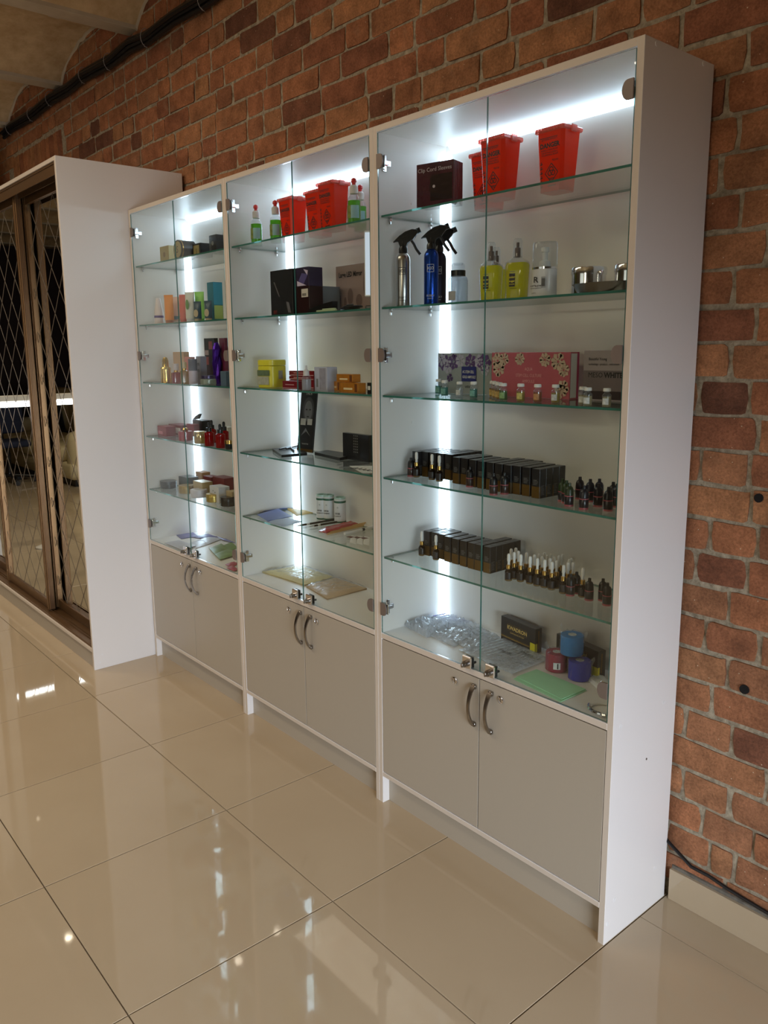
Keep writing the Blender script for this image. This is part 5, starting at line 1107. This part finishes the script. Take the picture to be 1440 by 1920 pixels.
for k, (p0, p1, lb) in enumerate((((524, 849), (546, 844), 'slim black pen lying left on the flat case'), ((537, 848), (560, 842), 'slim black pen lying right on the flat case'), ((545, 846), (552, 853), 'short black pen lying across the flat case'))):
    a, b_ = atz(*p0, z), atz(*p1, z); a.y = max(0.02, min(a.y, 0.24)); b_.y = max(0.02, min(b_.y, 0.24)); m = B(); zz = z+0.0145; m.tube([(a.x, a.y, zz), (a.x*0.1+b_.x*0.9, a.y*0.1+b_.y*0.9, zz), (b_.x, b_.y, zz)], lambda t: 0.0035 if t < 0.8 else 0.001, 8); tag(m.build('pen', black, None, True), lb, 'pen', 'black pens on the flat case')
slab('palette_case', 'flat black palette case lying before the standing black card box', 'case', ((590, 853), (637, 864), (672, 857), (622, 848)), z, 0.011, blackcard)
r, wd, dp, h = box_at('card_box', 'standing black box with a faint white grid at the right divider', 'box', (643, 0), (692, 0), z, 811, blackcard, depth=0.02, y=0.19)
m = B()
for i in range(3):
    for j in range(7): rect_f(m, -0.012+i*0.010, h*0.3+j*0.010, -0.012+i*0.010+0.006, h*0.3+j*0.010+0.004, -dp/2-0.0004)
m.build('grid_print', pm('grey_ink', (0, 0, 0)), r)
for k, pts in enumerate((((632, 872), (690, 866), (684, 862), (640, 866)), ((636, 877), (694, 871), (690, 867), (642, 871)))): slab('clear_card', ['clear acrylic card lying behind the other on the fourth shelf', 'clear acrylic card lying in front of the other on the fourth shelf'][k], 'card', pts, z, 0.0025, clearp, 'clear acrylic cards')
o = slab('stencil_sheet', 'white stencil sheet with black strokes at the right front of the shelf', 'sheet', ((667, 889), (703, 887), (700, 874), (655, 874)), z, 0.001, paperw)
m = B(); c0 = atz(680, 881, z)
for k in range(5): x_ = c0.x-0.05+k*0.022; m.tube([(x_, c0.y-0.012, z+0.0018), (x_+0.012, c0.y, z+0.0018), (x_+0.006, c0.y+0.016, z+0.0018)], 0.0012, 5)
m.build('stroke_print', ink, o)
# fifth shelf
z = ZT[4]; dblue = pm('dusty_blue', (96, 116, 176), 0.5, var=0.1); pblue = pm('pale_blue', (166, 184, 212), 0.5, var=0.1)
flat('mask_sachet', 'dusty blue sachet lying at the back left of the fifth shelf', 'sachet', ((486, 962), (520, 956), (540, 952), (512, 948)), z, 0.004, dblue, 'blue sachets', 0.002)
flat('mask_sachet', 'blue windowed sachet on top of the other blue ones', 'sachet', ((482, 966), (502, 978), (547, 969), (522, 955)), z+0.005, 0.004, dblue, 'blue sachets', 0.002)
flat('mask_sachet', 'pale blue sachet nearest the front edge of the fifth shelf', 'sachet', ((500, 979), (530, 988), (566, 979), (530, 970)), z, 0.004, pblue, 'blue sachets', 0.002)
flat('sachet', 'yellow sachet in clear wrap by the light strip of the middle cabinet', 'sachet', ((537, 954), (556, 968), (587, 962), (575, 952)), z, 0.004, pm('mustard', (206, 172, 84), 0.5, var=0.1), None, 0.002)
for u, v, lb in ((604.5, 976, 'white cylinder with green bands, left front of the three'), (617, 966, 'white cylinder with green bands, hidden behind the left one'), (638, 973, 'white cylinder with green bands, right one of the three')):
    P = foot(u, v, z, 0.023); r = lath('white_canister', lb, 'canister', (P.x, P.y, z), [('canister_body', [(0.0225, 0), (0.023, 0.002), (0.023, 0.092), (0.0215, 0.095), (0, 0.095)], pm('white_matt_tin', (214, 216, 220), 0.4), {'seg': 24}), ('green_band', [(0.0233, 0.080), (0.0233, 0.088)], pm('dark_green', (24, 92, 72), 0.4), {'seg': 24}), ('green_band', [(0.0233, 0.002), (0.0233, 0.008)], pm('dark_green', (0, 0, 0)), {'seg': 24}), ('cap', [(0.0225, 0.095), (0.022, 0.101), (0.017, 0.101), (0.017, 0.096)], pm('mint_lid', (170, 204, 196), 0.3), {'seg': 24})], 'white canisters with green bands')
    text('~5', 0.0095, r, ink, MR(0.0235, 0.036, FACE), 'CENTER', xs=0.8); text('~9', 0.006, r, ink, MR(0.0235, 0.027, FACE), 'CENTER', xs=0.9); text('o', 0.012, r, pm('dark_green', (0, 0, 0)), MR(0.0235, 0.060, FACE), 'CENTER')
for k, (p0, p1, lb) in enumerate((((556, 989), (627, 977), 'long black pen with silver tip, rear one'), ((580, 990), (640, 980), 'long black pen with white bands, front one'))):
    a, b_ = atz(*p0, z), atz(*p1, z); t_ = thing('marker_pen', lb, 'pen', (0, 0, 0), 0, 'long black pens'); zz = z+0.0055; a.z = b_.z = zz; a.y = max(a.y, 0.02); b_.y = max(b_.y, 0.02)
    m = B(); m.tube([a.lerp(b_, 0.14), b_], 0.0042, 8); m.build('barrel', black, t_, True); m = B(); m.tube([a, a.lerp(b_, 0.14)], lambda t: 0.0012+0.003*t, 8); m.build('tip', chrome, t_, True); m = B(); m.tube([a.lerp(b_, 0.25), a.lerp(b_, 0.33)], 0.0045, 8); m.build('band', paperw, t_, True)
flat('red_pouch', 'red pouch of tools in shiny clear wrap, lying slantwise', 'pouch', ((598, 997), (612, 1001), (672, 982), (660, 975)), z, 0.008, pm('red_foil', (176, 44, 48), 0.3, coat=0.8, var=0.4, scale=90), None, 0.006, 10, 4)
for k in range(5):
    a, b_ = atz(613+k*3.2, 1004-k*2.4, z), atz(680+k*1.4, 988-k*1.6, z); m = B(); a.z = b_.z = z+0.0035; a.y = max(a.y, 0.02); b_.y = max(b_.y, 0.02); m.tube([a, b_], 0.0024, 6); tag(m.build('wooden_stick', pm('birch', (196, 156, 100), 0.6), None, True), f'thin wooden stick, {ordn(k+1)} from the front of the bundle', 'stick', 'wooden sticks')
for k in range(3):
    u0 = 656+k*12.5; o = flat('colour_sachet', ['white sachet with brown square, left of three at the right front', 'white sachet with brown square, middle of three at the right front', 'white sachet with brown square, right of three at the right front'][k], 'sachet', ((u0, 1018+k*1.4), (u0+11.5, 1021+k*1.4), (u0+12, 1007+k*0.6), (u0+2, 1005+k*0.6)), z, 0.002, paperw, 'white sachets with brown squares', 0.001, 4, k)
    a, b_ = atz(u0+2.2, 1010.5+k, z), atz(u0+10, 1005.5+k, z); m = B(); m.prism([(a.x, a.y, z+0.003), (b_.x-0.004, a.y-0.002, z+0.003), (b_.x-0.002, a.y+0.016, z+0.003), (a.x+0.002, a.y+0.018, z+0.003)], (0, 0, 0.0012)); m.build('brown_square', pm('brown_square', (92, 44, 34), 0.5), o)
P0, P1 = atz(646, 1004, z), atz(701, 991, z); m = B(); m.tube([(P0.x, max(P0.y, 0.02), z+0.006), (min(P1.x, 1.745), max(P1.y, 0.02), z+0.006)], 0.0055, 10); o = m.build('white_tube', paperw, None, True); tag(o, 'thin white tube with a black ring behind the brown square sachets', 'tube')
mpt = Vector((P0.x, max(P0.y, 0.02), z+0.006)).lerp(Vector((min(P1.x, 1.745), max(P1.y, 0.02), z+0.006)), 0.62); dv = (P1-P0).normalized(); m = B(); m.tube([mpt-dv*0.006, mpt+dv*0.006], 0.006, 10); m.build('black_ring', black, o, True)
# deck
pt = pm('pale_yellow_pads', (226, 208, 152), 0.7, var=0.05); bt = pm('beige_pads', (206, 172, 130), 0.7, var=0.12, scale=20)
def pads(lb, pts, mat, th):
    o = flat('pad_pack', lb, 'pack', pts, DK, th, mat, None, 0.0015, 6, 2)
    P = [atz(*p, DK) for p in pts]; cx_ = sum((p for p in P), Vector())/4
    o2 = flat('plastic_wrap', None, None, [tuple(p) for p in pts], DK, th+0.002, wrap, None, 0.006, 14, 8)
    for kk in ('label', 'category', 'group', 'kind'):
        if kk in o2: del o2[kk]
    o2.name = 'plastic_wrap'; o2.parent = o
    o2.matrix_parent_inverse = Matrix(); o2.scale = (1.0, 1.0, 1.0); o2.location = (0, 0, 0.0006)
pads('pale yellow wrapped pad pack, left one lying on the middle cabinet deck', ((489, 1073), (571, 1099), (627, 1079), (546, 1057)), pt, 0.012)
pads('beige wrapped pad pack, right one lying on the middle cabinet deck', ((574, 1101), (613, 1125), (688, 1099), (630, 1079)), bt, 0.010)
# ------------------------------------------------------------------ left cabinet
z = ZT[0]
r, wd, dp, h = box_at('cream_carton', 'gold cube carton, leftmost on the top shelf', 'box', (301, 0), (317, 0), z, 463.5, pm('gold_card', (164, 146, 92), 0.35, 0.3), depth=0.05, y=0.06); span(r, -dp/2+0.001, 0.001, 0.002, h-0.001, wd, pm('cream_side', (226, 214, 160), 0.4)); m = B(); m.poly([(0.012*math.cos(a), -dp/2-0.0004, h*0.5+0.012*math.sin(a)) for a in [2*PI*i/16 for i in range(16)]]); m.build('emblem_print', pm('dark_gold', (120, 96, 52), 0.4), r)
r = thing('round_tin', 'round black and gold tin lying on its side', 'tin', (aty(348, 0.075, z).x, 0.075, z+0.0412))
m = B(); m.tube([(0, -0.035, 0), (0, 0.035, 0)], 0.040, 32); m.build('tin_body', blackcard, r, True); m = B(); m.tube([(0, -0.0362, 0), (0, -0.035, 0)], 0.034, 32); m.build('gold_disc', pm('gold_card', (0, 0, 0)), r); text('S', 0.040, r, ink, MF(-0.002, -0.0368, -0.014), 'CENTER'); m = B(); m.tube([(0, -0.030, 0), (0, -0.026, 0)], 0.0405, 32); m.build('gold_rim', goldm, r, True)
r, wd, dp, h = box_at('black_carton', 'small black and gold carton between the round tin and the end box', 'box', (362, 0), (376, 0), z, 458, blackcard, depth=0.06, y=0.07); fpan(r, -wd*0.36, h*0.12, wd*0.36, h*0.86, dp, pm('gold_card', (0, 0, 0)), 'gold_print'); text('S', 0.030, r, ink, MF(0, -dp/2-0.0008, h*0.25), 'CENTER')
r, wd, dp, h = box_at('black_carton', 'tall glossy black carton at the right end of the top shelf', 'box', (393, 0), (406, 0), z, 442, pm('gloss_black_card', (24, 22, 26), 0.2, coat=0.5), depth=0.07, y=0.06); m = B(); m.poly([(0.009*math.cos(a), -dp/2-0.0004, h*0.55+0.009*math.sin(a)) for a in [2*PI*i/14 for i in range(14)]]); m.build('emblem_print', pm('grey_ink', (0, 0, 0)), r)
z = ZT[1]
def squeeze_tube(u, y, wpx, hh, col, lb, capcol=(226, 222, 218), capup=False, band=None):
    P = aty(u, y, z); P2 = aty(u+wpx/2, y, z); rad = min(abs(P2.x-P.x)*0.62, 0.021)
    r = thing('cream_tube', lb, 'tube', (P.x, y, z), math.radians(32), 'cosmetic tubes on the second shelf'); m = B(); N = 20; rings = []
    ch = hh*0.12
    for t, (zz, sy_) in enumerate(((ch, 0.95), (hh*0.45, 0.75), (hh*0.8, 0.35), (hh-0.008, 0.10), (hh, 0.08))):
        rings.append([m.bm.verts.new((rad*(1+0.15*t/4)*math.cos(2*PI*i/N), rad*sy_*math.sin(2*PI*i/N), zz)) for i in range(N)])
    for p, q_ in zip(rings, rings[1:]):
        for i in range(N): m.bm.faces.new((p[i], p[(i+1) % N], q_[(i+1) % N], q_[i]))
    m.bm.faces.new(rings[0][::-1]); m.bm.faces.new(rings[-1]); m.build('tube_body', pm('tube_%d_%d_%d' % col, col, 0.35), r, True)
    m = B(); m.lathe([(rad*0.85, 0), (rad*0.88, ch), (0, ch)], 18); m.build('cap', pm('tcap_%d_%d_%d' % capcol, capcol, 0.4), r, True)
    if band: m = B(); m.lathe([(rad*0.97, ch+0.004), (rad*1.0, ch+0.020)], 18, sy=0.97); m.build('band', pm('band_%d_%d' % band[:2], band, 0.4), r, True)
    return r
P = aty(299, 0.06, z); lath('cone_tube', 'pale pink cone shaped tube with a violet band, leftmost on its shelf', 'tube', (P.x, 0.06, z), [('tube_body', [(0.021, 0), (0.022, 0.002), (0.0195, 0.060), (0.010, 0.118), (0.008, 0.120), (0, 0.120)], pm('pale_pink', (222, 206, 202), 0.4), {}), ('band', [(0.0222, 0.030), (0.0217, 0.040)], pm('violet_band', (84, 62, 128), 0.4), {})])
squeeze_tube(318.5, 0.06, 14, 0.128, (226, 140, 44), 'orange tube, second from the left on its shelf', (168, 96, 30)); squeeze_tube(333, 0.105, 12, 0.122, (226, 196, 184), 'pale peach tube with a blue band at its foot', (226, 222, 218), band=(70, 130, 160)); squeeze_tube(345.5, 0.09, 11, 0.126, (206, 96, 80), 'coral red tube beside the leaf printed tube', (190, 80, 68))
r = squeeze_tube(358, 0.07, 16, 0.130, (214, 214, 204), 'white tube with a green leaf print', (200, 204, 210)); m = B(); m.poly([(0.008*math.cos(a)-0.003, -0.0195, 0.075+0.022*math.sin(a)) for a in [2*PI*i/14 for i in range(14)]]); m.build('leaf_print', pm('leaf_green', (92, 140, 60), 0.5), r)
squeeze_tube(376, 0.11, 15, 0.132, (166, 226, 120), 'bright green tube behind the small dark tubes', (120, 190, 90))
for u, y, lb in ((371.5, 0.035, 'small slate and beige tube before the green tube'), (391.5, 0.05, 'small slate and beige tube before the teal carton')):
    r = squeeze_tube(u, y, 11, 0.082, (64, 84, 98), lb, (190, 170, 140)); m = B(); m.poly([(0.011*math.cos(a), -0.0155, 0.032+0.016*math.sin(a)) for a in [2*PI*i/14 for i in range(14)]]); m.build('beige_print', pm('beige_print', (190, 172, 142), 0.5), r)
r, wd, dp, h = box_at('teal_carton', 'tall teal carton at the right end of the second shelf', 'box', (391, 0), (402, 0), z, 530, pm('teal_card', (56, 120, 138), 0.35, var=0.1), depth=0.045, y=0.075); span(r, -dp/2+0.002, h*0.05, dp/2-0.002, h*0.40, wd, pm('lime_print', (186, 208, 120), 0.4)); span(r, -dp/2+0.001, h*0.42, dp/2-0.001, h-0.002, wd, pm('sky_print', (70, 160, 190), 0.4))
z = ZT[2]
def perf(u, y, col, capc, s, lb, rad=0.018, hb_=0.05, hc=0.045):
    P = aty(u, y, z); return lath('perfume_bottle', lb, 'bottle', (P.x, y, z), [('bottle_body', [(rad, 0), (rad, hb_), (rad*0.5, hb_+0.004), (0, hb_+0.004)], glassy('perf_%d_%d_%d' % col, col, 0.5, 0.05, 1.45, col), {'sq': 0.4}), ('neck', [(rad*0.45, hb_+0.004), (rad*0.45, hb_+0.012), (0, hb_+0.012)], goldm, {}), ('cap', [(rad*0.62, hb_+0.012), (rad*0.62, hb_+0.012+hc), (0, hb_+0.012+hc)], capc, {'sq': 0.4})], rz=-0.3)
P = aty(312, 0.05, z)
r = lath('gold_bottle', 'ribbed golden pump bottle, leftmost on the third shelf', 'bottle', (P.x, 0.05, z), [('bottle_body', [(0.024, 0)]+[(0.0225+0.0015*(k % 2), 0.006+k*0.0045) for k in range(14)]+[(0.020, 0.072)], pm('pale_gold', (214, 184, 116), 0.25, 0.8), {'seg': 24}), ('foot', [(0.0245, 0.0), (0.0245, 0.018)], goldm, {'seg': 24}), ('cap', [(0.016, 0.072), (0.015, 0.100), (0.009, 0.116), (0, 0.119)], pm('clear_gold', (206, 170, 90), 0.2, 0.9), {'seg': 20})])
box_at('peach_carton', 'peach gold carton behind the pink perfume bottle', 'box', (327, 0), (347, 0), z, 660, pm('peach_card', (206, 170, 136), 0.4, var=0.1), depth=0.03, y=0.17)
perf(331, 0.06, (196, 110, 112), pm('pinkish_cap', (206, 190, 190), 0.3), 1, 'square pink perfume bottle with clear cap', 0.021, 0.046, 0.030); perf(346.5, 0.045, (200, 168, 90), pm('amber_cap', (190, 164, 110), 0.3), 1, 'square amber perfume bottle with gold cap', 0.018, 0.056, 0.028)
box_at('salmon_carton', 'salmon carton behind the amber perfume bottle', 'box', (348, 0), (357, 0), z, 669, pm('salmon_card', (206, 124, 110), 0.4), depth=0.03, y=0.13)
P = aty(363, 0.06, z); lath('lilac_bottle', 'lilac bottle with a dark slate cap', 'bottle', (P.x, 0.06, z), [('bottle_body', [(0.018, 0), (0.019, 0.002), (0.019, 0.058), (0, 0.058)], pm('lilac_plastic', (186, 172, 190), 0.35), {}), ('cap', [(0.0195, 0.058), (0.0195, 0.108), (0.018, 0.110), (0, 0.110)], pm('slate_cap', (66, 72, 92), 0.35), {})])
r, wd, dp, h = box_at('script_carton', 'grey carton with dark script beside the lilac bottle', 'box', (369, 0), (378, 0), z, 668, pm('lavender_grey', (152, 150, 164), 0.4), depth=0.03, y=0.10); text('m', 0.026, r, ink, MF(0, -dp/2-0.0005, h*0.66), 'CENTER'); text('m', 0.026, r, ink, MF(0, -dp/2-0.0005, h*0.42), 'CENTER')
r, wd, dp, h = box_at('mask_carton', 'tall black pictured carton behind the round silver tin', 'box', (386, 0), (405, 0), z, 634.5, blackcard, depth=0.02, y=0.20)
fpan(r, -wd*0.05, h*0.75, wd*0.3, h*0.93, dp, pm('portrait_print', (150, 84, 84), 0.4, var=0.5, scale=70), 'portrait_print'); fpan(r, -wd*0.45, h*0.62, -wd*0.08, h*0.73, dp, pm('pale_print_b', (176, 156, 160), 0.4), 'pale_print'); fpan(r, -wd*0.35, h*0.40, -wd*0.1, h*0.58, dp, pm('portrait_print', (0, 0, 0)), 'portrait_print')
m = B(); rnd = random.Random(4); m.lathe([(0.012, 0.0), (0.019, 0.02), (0.017, 0.05), (0.020, 0.09), (0.016, 0.12), (0.018, 0.15), (0.008, 0.178), (0.002, 0.182)], 14)
for v_ in m.bm.verts: v_.co.x += rnd.uniform(-0.003, 0.003); v_.co.y += rnd.uniform(-0.003, 0.003)
o = m.build('foil_packet', pm('violet_foil', (72, 30, 150), 0.22, 0.7, var=0.4, scale=40), None); o.location = (aty(408.5, 0.13, z).x, 0.13, z); tag(o, 'upright shiny violet foil packet', 'packet')
r, wd, dp, h = box_at('mask_carton', 'tall magenta pictured carton at the right divider', 'box', (414, 0), (424, 0), z, 634, pm('magenta_card', (112, 44, 70), 0.35, var=0.5, scale=30), depth=0.03, y=0.15)
box_at('blue_carton', 'small slate blue carton before the magenta carton', 'box', (414, 0), (424.5, 0), z, 696, pm('slate_blue_card', (84, 104, 124), 0.4, var=0.2), depth=0.03, y=0.05)
P = aty(391, 0.055, z); lath('silver_tin', 'round silver tin with violet beads on its lid', 'tin', (P.x, 0.055, z), [('tin_body', [(0.030, 0), (0.034, 0.003), (0.034, 0.022), (0.030, 0.026), (0, 0.026)], pm('greenish_silver', (146, 152, 140), 0.3, 0.2), {'seg': 28}), ('lid', [(0.031, 0.026), (0.031, 0.040), (0, 0.040)], pm('dark_violet_lid', (72, 62, 92), 0.3, 0.4, var=0.6, scale=120), {'seg': 28})])
z = ZT[3]
pk = pm('dusty_rose_card', (136, 40, 56), 0.4, var=0.1); dr = pm('dark_red_card', (120, 34, 44), 0.4, var=0.1)
def flatbox(name, lb, cat, u0, u1, y, zz, hh, mat, dep, group=None): return box_at(name, lb, cat, (u0, 0), (u1, 0), zz, 0, mat, depth=dep, y=y, h=hh, group=group)
r, wd, dp, h = flatbox('rose_carton', 'dusty rose carton, leftmost on the fourth shelf of the left cabinet', 'box', 296, 312, 0.06, z, 0.048, pk, 0.05); fpan(r, -wd*0.4, h*0.2, wd*0.1, h*0.5, dp, pm('pale_rose', (200, 120, 130), 0.4), 'pale_print')
r, wd, dp, h = flatbox('red_carton', 'dark red carton with a white label behind the rose jar', 'box', 317, 340, 0.13, z, 0.050, dr, 0.07); fpan(r, -wd*0.05, h*0.2, wd*0.46, h*0.75, dp, paperw, 'label')
P = aty(348.5, 0.055, z); lath('rose_jar', 'glossy rose pink jar with a small gold knob', 'jar', (P.x, 0.055, z), [('jar_body', [(0.030, 0), (0.033, 0.003), (0.033, 0.040), (0.030, 0.043), (0, 0.043)], pm('rose_gloss', (150, 44, 62), 0.15, coat=0.5), {'seg': 28}), ('knob', [(0.012, 0.043), (0.014, 0.050), (0.009, 0.058), (0, 0.060)], goldm, {})])
flatbox('red_carton', 'dark red carton between the rose jar and the black flap box', 'box', 351, 364, 0.16, z, 0.058, pk, 0.05)
P = aty(376, 0.05, z); lath('gold_jar', 'clear golden jar with a wide bright lid', 'jar', (P.x, 0.05, z), [('jar_body', [(0.025, 0), (0.027, 0.003), (0.027, 0.030), (0, 0.030)], pm('amber_gold', (186, 156, 96), 0.2, 0.6), {'seg': 24}), ('lid', [(0.028, 0.030), (0.028, 0.050), (0.026, 0.053), (0, 0.053)], pm('bright_gold', (222, 200, 150), 0.2, 0.9), {'seg': 24})])
r, wd, dp, h = flatbox('flap_carton', 'black carton with an open flap at the back of the shelf', 'box', 362, 380, 0.19, z, 0.075, blackcard, 0.05); m = B(); m.prism([(-wd/2, -dp/2, h), (-wd/2+0.03, -dp/2, h+0.018), (-wd/2+0.045, -dp/2+0.01, h+0.03), (-wd/2+0.02, -dp/2+0.01, h+0.004)], (0, 0.02, 0)); m.build('flap', pm('grey_card', (0, 0, 0)), r)
rg = glassy('red_serum', (190, 16, 26), 0.7, 0.04, 1.5, (186, 12, 22))
for u, y, lb in ((393, 0.03, 'red serum dropper bottle, left front of the four'), (398, 0.10, 'red serum dropper bottle, left rear of the four'), (414, 0.03, 'red serum dropper bottle, right front of the four'), (421, 0.10, 'red serum dropper bottle, right rear of the four')):
    P = aty(u, y, z); lath('serum_dropper', lb, 'bottle', (P.x, y, z), [('bottle_body', [(0.0195, 0), (0.0205, 0.002), (0.0205, 0.056), (0.012, 0.062), (0, 0.062)], rg, {}), ('collar', [(0.012, 0.062), (0.012, 0.078), (0.006, 0.080), (0, 0.080)], black, {}), ('rubber_bulb', [(0.006, 0.080), (0.0065, 0.094), (0.004, 0.100), (0, 0.101)], black, {})], 'red serum dropper bottles')
flatbox('white_carton', 'white carton at the back right behind the red bottles', 'box', 412, 428, 0.19, z, 0.060, paperw, 0.04)
P = aty(430, 0.025, z); lath('small_jar', 'small black jar with a gold lid at the divider', 'jar', (P.x-0.004, 0.028, z), [('jar_body', [(0.016, 0), (0.018, 0.003), (0.018, 0.024), (0, 0.024)], black, {}), ('lid', [(0.0185, 0.024), (0.0185, 0.038), (0, 0.038)], goldm, {})])
z = ZT[4]
def jar(u, v, rad, hh, mat, lb, lidm=None, zz=None):
    P = foot(u, v, z, rad)
    return lath('cream_jar', lb, 'jar', (P.x, P.y, z), [('jar_body', [(rad*0.94, 0), (rad, 0.002), (rad, hh*0.52), (0, hh*0.52)], mat, {'seg': 28}), ('lid', [(rad*1.03, hh*0.54), (rad*1.03, hh*0.96), (rad, hh), (0, hh)], lidm or mat, {'seg': 28})], 'low round cream jars')
dg = pm('dark_grey_jar', (58, 62, 62), 0.3, 0.3); og = pm('old_gold_jar', (170, 146, 94), 0.35, 0.4)
jar(316.5, 919, 0.040, 0.036, dg, 'dark grey round jar, leftmost on the fifth shelf'); jar(350, 928, 0.036, 0.038, og, 'old gold round jar beside the dark green carton'); jar(373, 936, 0.038, 0.036, pm('pearl_white', (200, 196, 204), 0.3), 'pearl white round jar, third from the left'); jar(401, 944, 0.033, 0.036, pm('yellow_gold', (190, 160, 84), 0.3, 0.5), 'yellow gold round jar before the spotted white carton'); jar(428, 952, 0.033, 0.040, pm('black_jar', (30, 30, 30), 0.25, 0.2), 'black round jar at the right divider')
r, wd, dp, h = flatbox('green_carton', 'dark green carton behind the old gold jar', 'box', 336, 352, 0.115, z, 0.065, pm('bottle_green_card', (44, 58, 56), 0.35, var=0.15), 0.06)
flatbox('kraft_carton', 'kraft carton behind the dark green and gold ones', 'box', 368, 380, 0.20, z, 0.080, pm('kraft', (186, 142, 100), 0.6), 0.045)
flatbox('gold_carton', 'pale gold cube carton left of the spotted white carton', 'box', 363, 380, 0.10, z, 0.065, pm('pale_gold_card', (180, 158, 112), 0.35, 0.3, var=0.08), 0.055)
r, wd, dp, h = flatbox('spotted_carton', 'white carton with small dark spots in front of the dark red ones', 'box', 394, 411, 0.075, z, 0.070, pm('white_card', (206, 206, 210), 0.4), 0.055); m = B()
for x_, z_ in ((-0.01, 0.05), (0.008, 0.044), (-0.002, 0.03), (0.012, 0.022), (-0.012, 0.016)): m.poly([(x_+0.003*math.cos(a), -dp/2-0.0004, z_+0.003*math.sin(a)) for a in [2*PI*i/8 for i in range(8)]])
m.build('spot_print', ink, r)
flatbox('dark_red_carton', 'dark red carton at the back, left one', 'box', 382, 397, 0.185, z, 0.072, dr, 0.05); flatbox('dark_red_carton', 'dark red carton at the back, right one', 'box', 400, 421, 0.18, z, 0.082, dr, 0.06)
flatbox('beige_carton', 'beige gold carton against the right divider', 'box', 425, 436, 0.085, z, 0.062, pm('beige_card', (178, 156, 116), 0.4), 0.05)
# deck sachets
vi = pm('violet_sachet', (92, 92, 150), 0.4, var=0.25, scale=30); gs = pm('grey_white_sachet', (190, 190, 200), 0.35, var=0.25, scale=30); gn = pm('green_sachet', (108, 142, 78), 0.4, var=0.45, scale=25); rs = pm('rose_sachet', (170, 60, 84), 0.4, var=0.3, scale=30)
def S_(px, py): return (280+px/8.0, 970+py/8.0)
for i, (q_, mt, lb) in enumerate((((S_(395,270),S_(480,330),S_(735,290),S_(650,230)), vi, 'violet sachet lying furthest left at the back of the deck'), ((S_(640,300),S_(760,320),S_(1030,285),S_(880,235)), vi, 'violet sachet right of the first at the back of the deck'), ((S_(1000,290),S_(1110,350),S_(1300,340),S_(1150,280)), vi, 'violet and white sachet by the green ones'),
    ((S_(225,400),S_(500,500),S_(700,430),S_(440,350)), gs, 'pale grey sachet lying at the left front of the deck'), ((S_(520,420),S_(700,468),S_(940,395),S_(760,340)), gs, 'pale grey sachet before the light strip'), ((S_(720,350),S_(900,400),S_(1090,330),S_(900,290)), gs, 'white sachet in the middle of the heap'),
    ((S_(900,470),S_(980,560),S_(1200,480),S_(1080,400)), gn, 'green leafy sachet at the left of the green pile'), ((S_(980,560),S_(1060,640),S_(1330,560),S_(1200,470)), gn, 'green leafy sachet nearest the glass'), ((S_(1080,440),S_(1200,520),S_(1330,460),S_(1230,360)), gn, 'green leafy sachet at the back of the green pile'),
    ((S_(1140,715),S_(1230,760),S_(1340,700),S_(1270,670)), rs, 'rose sachet on top at the right front corner'), ((S_(1160,770),S_(1270,830),S_(1340,790),S_(1250,730)), rs, 'rose sachet below at the right front corner'))):
    flat('mask_sachet', lb, 'sachet', q_, DK+0.0008*(i % 4)*2, 0.003, mt, 'sachets on the left deck', 0.004, 5, i)
# every free standing row item stays clear of the door glass
